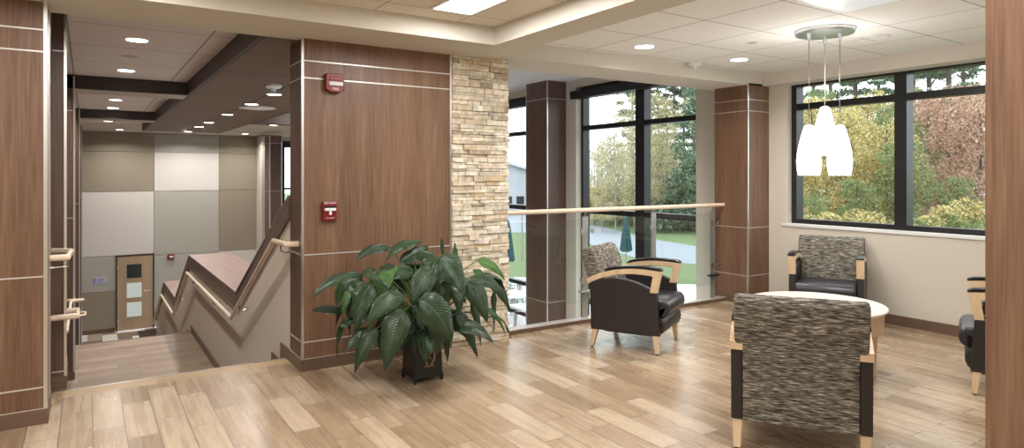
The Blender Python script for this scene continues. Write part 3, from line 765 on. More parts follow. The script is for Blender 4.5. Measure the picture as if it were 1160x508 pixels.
# ------------------------------------------------------------------ wall devices
fa = thing('fire_alarm_strobe', 'red fire alarm with white strobe high on the walnut wall', 'fire alarm', (1.605, YP, 2.155))
MB().prism([(1.535, 2.215), (1.545, 2.228), (1.665, 2.228), (1.675, 2.215), (1.675, 2.11), (1.64, 2.088), (1.57, 2.088), (1.535, 2.11)], 'y', YP-.055, YP, bev=.006).build('body', M['red'], fa)
MB().box(1.555, 1.66, YP-.07, YP-.05, 2.136, 2.166, bev=.006).build('strobe_lens', M['strobe'], fa)
MB().box(1.56, 1.65, YP-.062, YP-.05, 2.176, 2.206, bev=.004).build('horn_grille', M['red'], fa)
text('lettering', 'FIRE', .028, M['white_plastic'], (1.608, YP-.0565, 2.112), (PI/2, 0, 0), fa)
pu = thing('fire_alarm_pull', 'red fire alarm pull station with white T handle on the walnut wall', 'fire alarm', (1.55, YP, 1.19))
MB().box(1.495, 1.605, YP-.04, YP, 1.118, 1.262, bev=.006).build('body', M['red'], pu)
MB().box(1.505, 1.595, YP-.043, YP-.038, 1.215, 1.229).build('slot', M['black'], pu)
MB().box(1.508, 1.592, YP-.056, YP-.038, 1.192, 1.213, bev=.003).box(1.541, 1.559, YP-.056, YP-.038, 1.162, 1.2, bev=.003).build('handle', M['white_plastic'], pu)
text('lettering', 'FIRE ALARM', .0165, M['white_plastic'], (1.55, YP-.041, 1.248), (PI/2, 0, 0), pu)
text('lettering', 'PULL DOWN', .011, M['white_plastic'], (1.55, YP-.041, 1.138), (PI/2, 0, 0), pu)

for _o, _dx, _dz in ((fa, -.05, -.018), (pu, -.03, -.01)):
    _o.location.x += _dx; _o.location.z += _dz

# ------------------------------------------------------------------ armchairs
def arc(p0, p1, p2, n):
    out = []
    for i in range(n+1):
        t = i/n; out.append(((1-t)**2*p0[0]+2*t*(1-t)*p1[0]+t*t*p2[0], (1-t)**2*p0[1]+2*t*(1-t)*p1[1]+t*t*p2[1]))
    return out
def make_chair(label):
    t = thing('lounge_armchair', label, 'armchair', (0, 0, 0), 'lounge armchairs around the round table')
    for s in (-1, 1):
        y0, y1 = (.262, .318) if s > 0 else (-.318, -.262)
        # side panel: arched top, slightly raked front
        topc = arc((-.315, .545), (-.02, .665), (.262, .50), 10)
        out = [(-.30, .155)]+topc+[(.285, .155)]
        MB().prism(out, 'y', y0, y1, bev=.006).build('side_panel', M['leather'], t)
        # bentwood arm: arched bar and raked front post
        up = arc((-.335, .575), (-.09, .72), (.30, .675), 12); lo = arc((-.33, .53), (-.09, .672), (.232, .633), 12)
        out = up+[(.262, .50), (.208, .50)]+lo[::-1]
        yy0, yy1 = (.258, .322) if s > 0 else (-.322, -.258)
        MB().prism(out, 'y', yy0, yy1, bev=.004).build('arm', M['maple'], t)
        full = arc((-.335, .577), (-.09, .722), (.302, .677), 24)
        cap = full[7:]
        out = cap+[(p[0], p[1]+.022-(.01 if i in (0, len(cap)-1) else 0)) for i, p in enumerate(cap)][::-1]
        MB().prism(out, 'y', yy0-.002, yy1+.002, bev=.005).build('arm_cap', M['armcap'], t)
        for (x, dx) in ((-.265, -.035), (.25, .012)):
            w = .026; yc = s*.288
            MB().hull([(x-w*.62+dx, yc-.018, .008), (x+w*.62+dx, yc-.018, .008), (x+w*.62+dx, yc+.018, .008), (x-w*.62+dx, yc+.018, .008),
                       (x-w, yc-.026, .165), (x+w, yc-.026, .165), (x+w, yc+.026, .165), (x-w, yc+.026, .165)], bev=.003, seg=1).build('leg', M['maple'], t)
            MB().lathe([(.012, 0), (.012, .009)], x+dx, yc, 12).build('glide', M['black'], t)
    # seat: lower roll and cushion
    def seat(xb, z0, z1, xf, r):
        p = [(xb, z0), (xf-.045, z0)]
        for i in range(9):
            a = -PI/2+PI*i/8
            p.append((xf-.05+.05*math.cos(a), (z0+z1)/2+(z1-z0)/2*math.sin(a)))
        p += [(xb, z1-.012)]
        return p
    MB().prism(seat(-.25, .155, .30, .315, .05), 'y', -.262, .262, bev=.012).build('seat_base', M['leather'], t, smooth=True)
    MB().prism(seat(-.2, .30, .435, .35, .05), 'y', -.258, .258, bev=.02, seg=3).build('seat_cushion', M['seat_leather'], t, smooth=True)
    # back: lower shell between the arms and a wider padded top
    prof = [(-.27, .2), (-.16, .2), (-.15, .43), (-.2, .6), (-.27, .78)]
    headc = [(-.275, .815), (-.30, .838), (-.345, .845), (-.39, .83), (-.40, .80)]
    back = [(-.39, .74), (-.352, .6), (-.325, .5)]
    MB().prism([(-.312, .158), (-.17, .158), (-.155, .43), (-.21, .6), (-.35, .6), (-.327, .5)], 'y', -.262, .262, bev=.012).build('backrest', M['fabric'], t, smooth=True)
    MB().prism([(-.336, .565), (-.215, .565), (-.25, .7), (-.282, .785), (-.31, .818), (-.345, .83), (-.383, .822), (-.4, .795), (-.388, .73), (-.362, .64)], 'y', -.30, .30, bev=.016, seg=3).build('headrest', M['fabric_in'] if False else M['fabric'], t, smooth=True)
    MB().box(-.2, .25, -.262, .262, .135, .158, bev=.004).build('underframe', M['leather'], t)
    return t
chA = make_chair('patterned lounge armchair seen from behind, nearest the wood column')
chA.location = (3.323, 2.172, 0); chA.rotation_euler = (0, 0, math.radians(34)); chA.scale = (1.05, 1.05, 1.0)
dup(chA, (3.975, 4.12, 0), math.radians(-62), scale=(1, 1, 1), label='lounge armchair standing alone in front of the glass guard')
dup(chA, (6.02, 3.62, 0), math.radians(206), scale=(1, 1, 1), label='lounge armchair facing out under the right window')
dup(chA, (5.27, 1.80, 0), math.radians(112), scale=(1, 1, 1), label='lounge armchair half hidden behind the near walnut column')

# ------------------------------------------------------------------ round table
TX, TY, TZ, TR = 4.53, 2.83, .5, .48
t = thing('round_table', 'low round pale laminate table in the middle of the armchairs', 'table', (TX, TY, 0))
MB().lathe([(TR-.012, TZ-.026), (TR, TZ-.014), (TR, TZ-.006), (TR-.006, TZ)], TX, TY, 64).build('tabletop', M['table_top'], t, smooth=True)
MB().lathe([(TR-.05, TZ-.17), (TR-.03, TZ-.15), (TR-.025, TZ-.026)], TX, TY, 64).build('apron', M['table_side'], t, smooth=True)
for k in range(4):
    a = math.radians(28+90*k); x, y = TX+(TR-.1)*math.cos(a), TY+(TR-.1)*math.sin(a)
    MB().hull([(x-.014, y-.014, 0), (x+.014, y-.014, 0), (x+.014, y+.014, 0), (x-.014, y+.014, 0), (x-.024, y-.024, TZ-.17), (x+.024, y-.024, TZ-.17), (x+.024, y+.024, TZ-.17), (x-.024, y+.024, TZ-.17)], bev=.003, seg=1).build('leg', M['table_side'], t)

# ------------------------------------------------------------------ potted plant
PX0, PX1, PY0, PY1 = 1.89, 2.11, 4.13, 4.35
pcx, pcy = (PX0+PX1)/2, (PY0+PY1)/2
pp = thing('potted_plant', 'leafy peace lily in a square black planter before the walnut wall', 'plant', (pcx, pcy, 0))
pot = MB()
def sq(h, z): return [(pcx-h, pcy-h, z), (pcx+h, pcy-h, z), (pcx+h, pcy+h, z), (pcx-h, pcy+h, z)]
pot.hull(sq(.108, .035)+sq(.1, .31), bev=.004)
pot.hull(sq(.108, .31)+sq(.112, .335), bev=.003)
pot.hull(sq(.113, .035)+sq(.111, .055), bev=.002)
po = pot.build('planter', M['pot'], pp)
for sx in (-1, 1):
    for sy in (-1, 1):
        x, y = pcx+sx*.102, pcy+sy*.102
        MB().hull([(x-.007, y-.007, 0), (x+.007, y-.007, 0), (x+.007, y+.007, 0), (x-.007, y+.007, 0), (x-.011, y-.011, .04), (x+.011, y-.011, .04), (x+.011, y+.011, .04), (x-.011, y+.011, .04)]).build('foot', M['pot'], po)
for side in range(2):   # arched apron below the two seen faces
    pts = arc((-.1, .012), (0, .075), (.1, .012), 10)+[(.1, .04), (-.1, .04)]
    if side == 0: MB().prism([(pcx+p[0], p[1]) for p in pts], 'y', pcy-.108, pcy-.1).build('apron', M['pot'], po)
    else: MB().prism([(pcy+p[0], p[1]) for p in pts], 'x', pcx-.108, pcx-.1).build('apron', M['pot'], po)
b = MB()
for k in range(14):     # wreath emblem
    a = math.radians(-60+k*300/13-90+60); R_ = .05
    ex, ez = pcx+.005+R_*.8*math.cos(a+PI/6), .185+R_*1.15*math.sin(a+PI/6)
    b.ball(ex, pcy-.107, ez, .0085, 1, 1.5)
for k in range(7): b.ball(pcx-.03+k*.01, pcy-.109, .115+.006*math.sin(k*1.6), .006, 1)
b.build('wreath_emblem', M['gold'], po)
b = MB().tube([(pcx-.012, pcy-.107, .16), (pcx-.012, pcy-.107, .215), (pcx+.012, pcy-.107, .215), (pcx+.014, pcy-.107, .195), (pcx-.01, pcy-.107, .188), (pcx+.016, pcy-.107, .16)], .0035, 6)
b.build('emblem_monogram', M['gold'], po)
MB().hull(sq(.095, .3)+sq(.095, .338)).build('soil', M['soil'], pp)

lb = bmesh.new(); uvl = lb.loops.layers.uv.new('UVMap')
stems = MB()
lr = random.Random(11)
def leaf(p0, c, p1, w, roll=0., fold=.22, n=12, mcols=6, cf=.75):
    p0, c, p1 = Vector(p0), Vector(c), Vector(p1)
    rows = []
    ph = lr.uniform(0, 6)
    for i in range(n+1):
        t = i/n
        p = p0*(1-t)**2+c*2*t*(1-t)+p1*t*t
        d = ((c-p0)*2*(1-t)+(p1-c)*2*t).normalized()
        outw = Vector(((p0.x+p1.x)/2-pcx, (p0.y+p1.y)/2-pcy, 0))
        if outw.length > .01: outw.normalize()
        sd = d.cross(outw*.55+Vector((-.42, -.9, 0))*cf+Vector((0, 0, .6)))
        if sd.length < .15: sd = Vector((1, .3, 0))-d*d.x
        sd.normalize(); nm = sd.cross(d).normalized()
        if roll:
            q = Matrix.Rotation(roll, 3, d); sd = q@sd; nm = q@nm
        prof = math.sin(PI*min(1, t**.72))**.82*(1-.15*t) if 0 < t < 1 else 0
        ww = w*prof*1.12
        row = []
        for j in range(mcols+1):
            s_ = j/mcols*2-1
            off = abs(s_)*fold*ww-.28*ww*abs(s_)**2.2 + .035*w*math.sin(ph+t*19+s_*2)*abs(s_)
            row.append(lb.verts.new(p+sd*(s_*ww*.5)+nm*off))
        rows.append(row)
    for i in range(n):
        for j in range(mcols):
            f = lb.faces.new((rows[i][j], rows[i][j+1], rows[i+1][j+1], rows[i+1][j])); f.smooth = True
            for lp, (uu, vv) in zip(f.loops, ((i/n, j/mcols), (i/n, (j+1)/mcols), ((i+1)/n, (j+1)/mcols), ((i+1)/n, j/mcols))):
                lp[uvl].uv = (uu, vv)
    # petiole
    base = Vector((pcx+lr.uniform(-.05, .05), pcy+lr.uniform(-.05, .05), .33))
    mid = base.lerp(p0, .5)+Vector((0, 0, .10+.12*(p0-base).xy.length))
    pts = [base*(1-s)**2+mid*2*s*(1-s)+p0*s*s for s in [k/6 for k in range(7)]]
    stems.tube(pts, .006, 6, .0035)
leaf((1.576, 4.3, 0.764), (1.337, 4.275, 0.798), (1.208, 4.25, 0.635), 0.085, lr.uniform(-.25,.25))
leaf((1.488, 4.35, 0.517), (1.318, 4.325, 0.566), (1.227, 4.3, 0.561), 0.07, lr.uniform(-.25,.25))
leaf((1.525, 4.0, 0.75), (1.445, 3.975, 0.69), (1.402, 3.95, 0.481), 0.15, lr.uniform(-.25,.25))
leaf((1.83, 4.4, 0.926), (1.64, 4.375, 0.962), (1.538, 4.35, 0.845), 0.085, lr.uniform(-.25,.25))
leaf((1.87, 4.35, 0.827), (2.008, 4.325, 0.904), (2.083, 4.3, 0.933), 0.13, lr.uniform(-.25,.25))
leaf((2.059, 4.4, 0.958), (1.871, 4.375, 0.979), (1.769, 4.35, 0.841), 0.12, lr.uniform(-.25,.25))
leaf((1.941, 3.85, 0.907), (2.017, 3.8, 0.861), (2.058, 3.75, 0.678), 0.19, lr.uniform(-.25,.25))
leaf((1.743, 3.75, 0.66), (1.873, 3.715, 0.61), (1.943, 3.68, 0.386), 0.2, lr.uniform(-.25,.25))
leaf((1.669, 3.8, 0.598), (1.58, 3.79, 0.516), (1.532, 3.78, 0.243), 0.17, lr.uniform(-.25,.25))
leaf((1.547, 3.95, 0.473), (1.453, 3.95, 0.417), (1.402, 3.95, 0.211), 0.13, lr.uniform(-.25,.25))
leaf((1.691, 3.85, 0.683), (1.531, 3.85, 0.676), (1.445, 3.85, 0.523), 0.12, lr.uniform(-.25,.25))
leaf((1.903, 3.85, 0.829), (1.79, 3.825, 0.802), (1.729, 3.8, 0.647), 0.14, lr.uniform(-.25,.25))
leaf((2.203, 3.95, 0.707), (2.29, 3.925, 0.643), (2.337, 3.9, 0.419), 0.15, lr.uniform(-.25,.25))
leaf((2.47, 4.2, 0.701), (2.639, 4.2, 0.644), (2.73, 4.2, 0.381), 0.12, lr.uniform(-.25,.25))
leaf((2.133, 4.0, 0.511), (2.233, 3.975, 0.434), (2.287, 3.95, 0.168), 0.11, lr.uniform(-.25,.25))
leaf((1.857, 3.9, 0.409), (1.849, 3.88, 0.362), (1.844, 3.86, 0.217), 0.095, lr.uniform(-.25,.25))
leaf((2.097, 4.05, 0.328), (2.102, 4.05, 0.28), (2.104, 4.05, 0.136), 0.055, lr.uniform(-.25,.25))
leaf((2.288, 4.25, 0.775), (2.274, 4.25, 0.882), (2.266, 4.25, 0.953), 0.09, lr.uniform(-.25,.25))
leaf((2.121, 4.15, 0.875), (2.112, 4.15, 0.958), (2.107, 4.15, 1.014), 0.03, lr.uniform(-.25,.25))
leaf((2.64, 4.3, 0.551), (2.64, 4.3, 0.476), (2.64, 4.3, 0.251), 0.09, lr.uniform(-.25,.25))
leaf((2.286, 4.1, 0.692), (2.481, 4.075, 0.709), (2.586, 4.05, 0.561), 0.085, lr.uniform(-.25,.25))
leaf((2.323, 4.1, 0.561), (2.357, 4.075, 0.478), (2.375, 4.05, 0.22), 0.09, lr.uniform(-.25,.25))
leaf((1.459, 3.95, 0.819), (1.553, 3.925, 0.812), (1.604, 3.9, 0.712), 0.035, lr.uniform(-.25,.25))
leaf((1.835, 4.3, 0.804), (1.724, 4.25, 0.837), (1.664, 4.2, 0.769), 0.12, lr.uniform(-.25,.25))
leaf((1.879, 4.1, 0.776), (1.727, 4.05, 0.833), (1.645, 4.0, 0.762), 0.1, lr.uniform(-.25,.25))
leaf((2.064, 4.0, 0.725), (2.15, 3.975, 0.695), (2.196, 3.95, 0.555), 0.09, lr.uniform(-.25,.25))
leaf((1.728, 4.2, 0.474), (1.562, 4.15, 0.572), (1.473, 4.1, 0.609), 0.1, lr.uniform(-.25,.25))
leaf((2.511, 4.35, 0.787), (2.679, 4.35, 0.779), (2.769, 4.35, 0.615), 0.1, lr.uniform(-.25,.25))
leaf((1.971, 4.3, 0.87), (2.059, 4.225, 0.895), (2.107, 4.15, 0.814), 0.1, lr.uniform(-.25,.25))
leaf((1.448, 4.2, 0.682), (1.421, 4.2, 0.641), (1.407, 4.2, 0.512), 0.07, lr.uniform(-.25,.25))
leaf((1.874, 3.95, 0.725), (1.934, 3.925, 0.7), (1.967, 3.9, 0.588), 0.08, lr.uniform(-.25,.25))
leaf((2.501, 4.2, 0.447), (2.613, 4.2, 0.411), (2.674, 4.2, 0.239), 0.07, lr.uniform(-.25,.25))
for k in range(64):
    a = lr.uniform(0, 2*PI); rr = lr.uniform(.12, .44); h = lr.uniform(.4, .9)-.3*rr
    sq_ = 1.25 if abs(math.cos(a)) > .6 else .8
    p0 = Vector((pcx+rr*sq_*math.cos(a), pcy+rr*.8*math.sin(a), h))
    ln = lr.uniform(.2, .32)
    out = Vector((math.cos(a+lr.uniform(-.5, .5)), math.sin(a+lr.uniform(-.5, .5)), 0))
    droop = lr.uniform(.3, 1.3)
    c = p0+out*ln*.5+Vector((0, 0, .05))
    p1 = p0+out*ln*math.cos(droop)*.9+Vector((0, 0, -ln*math.sin(droop)))
    if p1.y > YP-.03: p1.y = YP-.03
    if p0.y > YP-.1: p0.y = YP-.1
    if p1.z < .1: p1.z = .1
    leaf(p0, c, p1, lr.uniform(.11, .17), lr.uniform(-.5, .5), cf=.25)
me = bpy.data.meshes.new('foliage')
for v in lb.verts:
    if v.co.y > YP-.02: v.co.y = YP-.02
    v.co -= Vector((pcx, pcy, 0))
lb.to_mesh(me); lb.free(); me.materials.append(M['leaf'])
fo = bpy.data.objects.new('foliage', me); C.objects.link(fo); fo.parent = pp
stems.build('stems', M['stem'], pp, smooth=True)
MB().hull([(2.02, 4.05, .80), (2.035, 4.05, .80), (2.035, 4.06, .80), (2.02, 4.06, .80), (1.985, 4.03, .84), (2.0, 4.03, .85), (2.0, 4.035, .85), (1.985, 4.035, .84)], bev=.003).build('flower_spathe', M['spathe'], pp)

# ------------------------------------------------------------------ outside
ZG = -2.9
struct('lawn_field', MB().box(7.0, 160, -60, 160, ZG-.4, ZG-.02), M['grass'], 'green lawn outside the windows', 'lawn')
struct('patio_pavement', MB().prism([(6.82, 5.0), (22, 9.0), (24, 15), (15, 21.5), (6.82, 22)], 'z', ZG-.1, ZG), M['patio'], 'white concrete patio below the tall windows', 'patio')
struct('road', MB().prism([(25.313, 43.848), (27.878, 40.333), (27.082, 33.103), (24.207, 25.206), (24.925, 21.139), (25.494, 20.052), (31.16, 24.508), (30.968, 26.263), (32.033, 31.257), (36.198, 41.911), (42.965, 62.16), (38.732, 67.093)], 'z', ZG-.05, ZG), M['road'], 'grey asphalt road curving past the lawn', 'road')
struct('hill_bank', MB().prism([(9, ZG-.3), (12, -1.2), (18, -.4), (60, 1.0), (60, ZG-.3)], 'y', -30, 9.5), M['grass'], 'grassy bank rising under the autumn trees', 'bank')

def foliage_mesh(name, clumps, n, size, mat, seed, flat=1.):
    r = random.Random(seed); verts = []; faces = []
    tot = sum(c[3]**2 for c in clumps)
    for (cx, cy, cz, cr) in clumps:
        k = int(n*cr*cr/tot)
        for _ in range(k):
            # shell biased
            while True:
                d = Vector((r.gauss(0, 1), r.gauss(0, 1), r.gauss(0, 1)))
                if d.length > .1: break
            d.normalize(); rad = cr*(r.random()**.45)
            p = Vector((cx, cy, cz))+Vector((d.x*rad, d.y*rad, d.z*rad*flat))
            a = Vector((r.gauss(0, 1), r.gauss(0, 1), r.gauss(0, 1))).normalized(); b_ = a.orthogonal().normalized()
            c_ = a.cross(b_); s = size*r.uniform(.5, 1.3); i = len(verts)
            verts += [p-b_*s, p-c_*s*.45+b_*s*.1, p+b_*s, p+c_*s*.45+b_*s*.1]; faces.append((i, i+1, i+2, i+3))
    me = bpy.data.meshes.new(name); me.from_pydata([tuple(v) for v in verts], [], faces); me.materials.append(mat)
    return me
def make_tree(name, label, h, crown_z, crown_r, mat, n, size, seed, trunk_r=.14, nclump=14, bark='bark', flat=.8, conical=False, group=None):
    r = random.Random(seed)
    t = thing(name, label, 'tree', (0, 0, 0), group)
    tr = MB().tube([(0, 0, -.3), (r.uniform(-.1, .1), r.uniform(-.1, .1), h*.4), (r.uniform(-.2, .2), r.uniform(-.2, .2), h*.75), (r.uniform(-.2, .2), 0, h*.97)], trunk_r, 7, trunk_r*.25)
    clumps = []
    for i in range(nclump):
        f = (i+.5)/nclump
        z = crown_z+(h-crown_z)*f
        rad = crown_r*((1-f)*.95+.08) if conical else crown_r*math.sin(PI*min(1, .12+.8*f))**.7
        a = r.uniform(0, 2*PI)
        for q in range(3 if not conical else 4):
            aa = a+q*2*PI/(3 if not conical else 4)+r.uniform(-.5, .5); rr = rad*r.uniform(.35, .9)
            cr = (crown_r*.3 if not conical else rad*.42+.1)*r.uniform(.7, 1.2)
            cx, cy = rr*math.cos(aa), rr*math.sin(aa)
            clumps.append((cx, cy, z+r.uniform(-.2, .2), cr))
            tr.tube([(0, 0, z-.5*rr), (cx*.6, cy*.6, z-.15*rr), (cx, cy, z)], trunk_r*.22, 5, trunk_r*.06)
    tr.build('trunk', M[bark], t, smooth=True)
    fm = bpy.data.objects.new('crown', foliage_mesh('crown', clumps, n, size, mat, seed, flat)); C.objects.link(fm); fm.parent = t
    return t

def at(dx, dy, dep): return (dx*dep, dy*dep)
yel = make_tree('autumn_tree', 'x', 8.5, .6, 2.6, M['f_yellow'], 15000, .085, 21, .1, 13)
rus = make_tree('autumn_tree', 'x', 9.5, .8, 2.9, M['f_rust'], 16000, .085, 22, .12, 13)
grn = make_tree('leafy_tree', 'x', 9., .5, 2.4, M['f_green'], 8000, .09, 23, .1, 12)
oli = make_tree('sparse_tree', 'x', 11., 1.5, 2.6, M['f_olive'], 4200, .10, 24, .09, 14, bark='bark_pale')
pin = make_tree('pine_tree', 'x', 17., 6.5, 2.3, M['f_pine'], 5200, .13, 25, .17, 10, flat=.35)
spr = make_tree('spruce_tree', 'x', 12., .5, 3.3, M['f_pine'], 12000, .14, 26, .16, 16, flat=.6, conical=True)
shr = make_tree('shrub', 'x', 2.2, .2, 1.5, M['f_green'], 9000, .05, 27, .03, 5, flat=.8)
shy = make_tree('shrub', 'x', 2.2, .2, 1.5, M['f_yellow'], 9000, .05, 28, .03, 5, flat=.8)
first = set()
def plant(proto, x, y, z, label, group=None, s=1., rz=None):
    if proto.name not in first:
        first.add(proto.name); o = proto; o.location = (x, y, z); o['label'] = label
    else:
        o = dup(proto, (x, y, z), label=label)
    o.rotation_euler = (0, 0, rz if rz is not None else (x*7.3+y*3.1) % 6.28)
    o.scale = (s, s, s)
    if group: o['group'] = group
    elif 'group' in o: del o['group']
    return o
def bank(x): return -2.9 if x < 9 else (-1.2-(12-x)*.56 if x < 12 else (-1.2+(x-12)*.133 if x < 18 else -.4+(x-18)*.033))
G3 = 'autumn trees outside the right window'
for dx, dy, dep, pr, s, lab in (
    (.93, .585, 19, yel, .5, 'yellow autumn tree outside the left pane of the right window'),
    (.975, .555, 17, yel, .46, 'yellow autumn tree outside the left pane of the right window'),
    (1.005, .54, 22, yel, .54, 'yellow autumn tree outside the left pane of the right window'),
    (.90, .61, 24, yel, .54, 'yellow autumn tree outside the left pane of the right window'),
    (1.11, .47, 17, rus, .44, 'rust brown autumn tree outside the right pane of the right window'),
    (1.15, .45, 15, rus, .4, 'rust brown autumn tree outside the right pane of the right window'),
    (1.07, .495, 24, rus, .5, 'rust brown autumn tree outside the right pane of the right window'),
    (1.14, .455, 23, rus, .52, 'rust brown autumn tree outside the right pane of the right window'),
    (1.043, .513, 18, grn, .45, 'green tree between the yellow and rust trees at the right window'),
    (.95, .575, 27, grn, .6, 'green tree showing above the yellow autumn trees'),
    (1.085, .487, 29, grn, .62, 'green tree showing behind the rust autumn trees'),
    (.915, .597, 16, yel, .42, 'yellow autumn tree outside the left pane of the right window'),
    (.955, .57, 21, yel, .52, 'yellow autumn tree outside the left pane of the right window'),
    (.985, .552, 26, grn, .55, 'green tree showing above the yellow autumn trees'),
    (.915, .6, 29, grn, .6, 'green tree showing above the yellow autumn trees'),
    (1.085, .487, 20, rus, .46, 'rust brown autumn tree outside the right pane of the right window'),
    (1.13, .462, 19, rus, .46, 'rust brown autumn tree outside the right pane of the right window'),
    (1.02, .53, 25, yel, .55, 'yellow autumn tree outside the left pane of the right window'),
    (1.11, .475, 28, yel, .58, 'yellow autumn tree beyond the rust brown trees'),
    (1.05, .508, 14.5, grn, .36, 'green tree between the yellow and rust trees at the right window'),
    (1.125, .466, 13.8, grn, .27, 'low green tree in front of the rust brown trees'),
    (.935, .583, 14, grn, .26, 'low green tree in front of the yellow trees'),
    (.99, .548, 14.5, grn, .28, 'low green tree in front of the yellow trees'),
    (1.03, .525, 15.5, yel, .42, 'small yellow tree beside the mullion of the right window')):
    x, y = at(dx, dy, dep); plant(pr, x, y, bank(x)-.3, lab, G3, s)
for dx, dy, dep in ((.912, .60, 38), (.955, .572, 42), (.99, .55, 36), (1.04, .517, 42), (1.085, .487, 38), (1.13, .46, 43), (.935, .587, 47), (1.02, .53, 47), (1.06, .50, 33), (1.11, .472, 34)):
    x, y = at(dx, dy, dep); plant(pin, x, y, bank(x)-.3, 'tall pine rising behind the autumn trees at the right window', 'pines behind the autumn trees', .95+.1*((dep*7) % 3)/3)
for dx, dy, dep, pr in ((.915, .597, 13, shy), (.94, .58, 12.4, shr), (.965, .565, 13, shy), (.99, .55, 12, shr), (1.04, .515, 12, shy), (1.075, .495, 12.5, shr), (1.11, .472, 12, shr), (1.14, .455, 12.5, shy)):
    x, y = at(dx, dy, dep); plant(pr, x, y, bank(x)-.2, 'low shrub just outside below the right window', 'shrubs below the right window', .85)
for dx, dy, dep, pr, s, lab in (
    (.662, .762, 50, oli, .55, 'sparse pale tree beyond the lawn, left pane behind the guard'),
    (.68, .752, 49, oli, .62, 'sparse pale tree beyond the lawn, left pane behind the guard'),
    (.712, .729, 51, oli, .75, 'sparse pale tree beyond the lawn, left pane behind the guard'),
    (.745, .71, 52, oli, .75, 'sparse pale tree beyond the road, right pane behind the guard'),
    (.655, .766, 62, oli, .7, 'sparse pale tree beyond the lawn, left pane behind the guard'),
    (.672, .757, 56, oli, .72, 'sparse pale tree beyond the lawn, left pane behind the guard'),
    (.69, .745, 66, oli, .95, 'sparse pale tree beyond the lawn, left pane behind the guard'),
    (.703, .735, 55, oli, 1.0, 'sparse pale tree beyond the lawn, left pane behind the guard'),
    (.722, .72, 58, oli, 1.05, 'sparse pale tree beyond the lawn, left pane behind the guard'),
    (.74, .712, 60, grn, .85, 'leafy green tree beyond the road, right pane behind the guard'),
    (.757, .702, 66, grn, .85, 'leafy green tree beyond the road, right pane behind the guard'),
    (.733, .718, 70, grn, .9, 'leafy green tree beyond the road, right pane behind the guard'),
    (.755, .703, 57, oli, 1., 'sparse pale tree beyond the road, right pane behind the guard'),
    (.783, .684, 50, spr, 1.0, 'dense blue green spruce at the right side of the tall window')):
    x, y = at(dx, dy, dep); plant(pr, x, y, -2.9, lab, 'trees beyond the lawn', s)
for k, (dx, dy, dep) in enumerate(((.70, .737, 72), (.71, .729, 76), (.725, .722, 68), (.735, .715, 75), (.745, .708, 72), (.755, .702, 70), (.768, .694, 73), (.78, .686, 68), (.79, .68, 62), (.80, .672, 70))):
    x, y = at(dx, dy, dep); plant(pin, x, y, -2.9, 'tall pine standing behind the trees beyond the road', 'pines behind the trees beyond the road', (1.1, .95, 1.2)[k % 3])
for k in range(11):
    dx = .652+k*.0145; dy = .767-k*.0092; dep = 60+(k*5) % 7
    plant((oli, oli, grn)[k % 3], dx*dep, dy*dep, -2.9, 'low tree in the thicket closing the far side of the lawn', 'thicket beyond the lawn', .6+.06*(k % 3))
    plant((shy, shr)[k % 2], dx*(dep-4), dy*(dep-4), -2.9, 'rounded bush at the foot of the thicket beyond the lawn', 'bushes under the thicket', 1.5)
for k in range(9):
    u = .724+k*.0075; x, y = u*52, (.727-k*.0055)*52
    plant((shr, shy, shr)[k % 3], x, y, -2.9, 'rounded bush in the row along the far side of the road', 'bushes along the road', 1.15)

# pale building and patio furniture
bl = thing('far_building', 'pale grey gabled building far beyond the road', 'building', (38, 62, -2.9))
MB().box(28, 41.0, 60, 75, -2.9, 2.0).build('wall', M['siding'], bl)
MB().prism([(27.5, 5.3), (41.9, 1.8), (41.9, 2.1), (27.5, 5.6)], 'y', 59.5, 75.5).build('roof', M['roof'], bl)
MB().prism([(28, 2.0), (41., 2.0), (28, 5.25)], 'y', 60, 60.2).build('gable', M['siding'], bl)
for i in range(3):
    MB().box(36.5+i*1.6, 37.5+i*1.6, 59.96, 60.02, -2.0, -.9).build('window', M['slate_frame'], bl)
def picnic(x, y, rz, label):
    t = thing('picnic_table', label, 'picnic table', (0, 0, 0), 'picnic tables on the patio')
    MB().lathe([(.62, .72), (.62, .75)], 0, 0, 24).build('tabletop', M['picnic'], t, smooth=True)
    for k in range(4):
        a = PI/4+k*PI/2; c, s_ = math.cos(a), math.sin(a)
        q = Matrix.Rotation(a, 4, 'Z')
        b = MB(); b.box(.72, 1.02, -.42, .42, .42, .46, bev=.01); bmesh.ops.transform(b.bm, matrix=q, verts=b.bm.verts); b.build('bench', M['picnic'], t)
        MB().tube([(.25*c, .25*s_, .7), (.4*c, .4*s_, .03), (.88*c, .88*s_, .03), (.88*c, .88*s_, .42)], .025, 8).build('leg', M['post'], t, smooth=True)
    t.location = (x, y, ZG); t.rotation_euler = (0, 0, rz)
    return t
picnic(10.8, 16.5, .3, 'round white picnic table nearest below the left tall window')
picnic(9.9, 14.6, .9, 'round white picnic table closer to the building on the patio')
picnic(12.4, 18.6, .1, 'round white picnic table farther out on the patio')
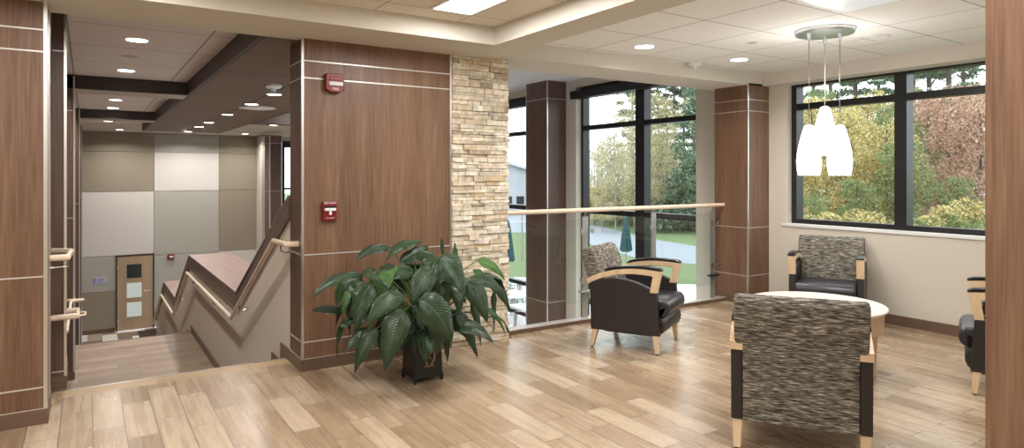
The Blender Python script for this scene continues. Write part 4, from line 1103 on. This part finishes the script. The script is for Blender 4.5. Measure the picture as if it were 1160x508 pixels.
def umbrella(x, y, label):
    t = thing('patio_umbrella', label, 'umbrella', (x, y, ZG), 'closed patio umbrellas')
    MB().tube([(x, y, ZG), (x, y, ZG+2.6)], .025, 10).build('pole', M['post'], t, smooth=True)
    b = MB(); rings = []; prof = [(.03, 2.62), (.09, 2.35), (.14, 1.9), (.2, 1.35), (.23, 1.05)]
    for r_, z_ in prof:
        rings.append([b.bm.verts.new((x+r_*(1+.22*(-1)**i)*math.cos(i*PI/8), y+r_*(1+.22*(-1)**i)*math.sin(i*PI/8), ZG+z_+(.05*(-1)**i if z_ < 1.2 else 0))) for i in range(16)])
    for A, B in zip(rings, rings[1:]):
        for i in range(16): b.bm.faces.new((A[i], A[(i+1) % 16], B[(i+1) % 16], B[i]))
    b.build('canopy', M['umbrella'], t)
    MB().lathe([(.28, ZG), (.28, ZG+.06), (.05, ZG+.1)], x, y, 20).build('base', M['post'], t, smooth=True)
umbrella(19.6, 21.0, 'closed teal umbrella seen over the lone armchair')
umbrella(13.5, 21.0, 'closed teal umbrella beside the stone pier in the left window')
ls = thing('sign_post', 'slim grey post standing on the lawn outside', 'post', (18.6, 27.6, ZG))
MB().tube([(18.6, 27.6, ZG), (18.6, 27.6, ZG+2.4)], .05, 8).build('pole', M['post'], ls, smooth=True)


# ------------------------------------------------------------------ world and camera
w = bpy.data.worlds.new('World'); bpy.context.scene.world = w; w.use_nodes = True
N, L = w.node_tree.nodes, w.node_tree.links
bg = N['Background']
tc = N.new('ShaderNodeTexCoord'); sp_ = N.new('ShaderNodeSeparateXYZ'); L.new(tc.outputs['Generated'], sp_.inputs[0])
rp = ramp(N, [(0, (.72, .78, .86)), (.3, (.98, .99, 1.)), (1, (.8, .88, 1.))]); L.new(sp_.outputs['Z'], rp.inputs['Fac'])
L.new(rp.outputs['Color'], bg.inputs['Color']); bg.inputs['Strength'].default_value = 3.7

F_PX = 738.; YAW = math.radians(33.1)
cam = bpy.data.cameras.new('camera'); co = bpy.data.objects.new('camera', cam); C.objects.link(co)
cam.sensor_fit = 'HORIZONTAL'; cam.sensor_width = 36; cam.lens = 36*F_PX/1160
co.location = (0, 0, 1.45); co.rotation_euler = (PI/2, 0, -YAW)
cam.shift_y = -(254-198.5)/1160; cam.clip_end = 500
bpy.context.scene.camera = co
vs = bpy.context.scene.view_settings
vs.view_transform = 'Standard'; vs.look = 'None'; vs.gamma = 1; vs.use_curve_mapping = False; vs.exposure = 0.0
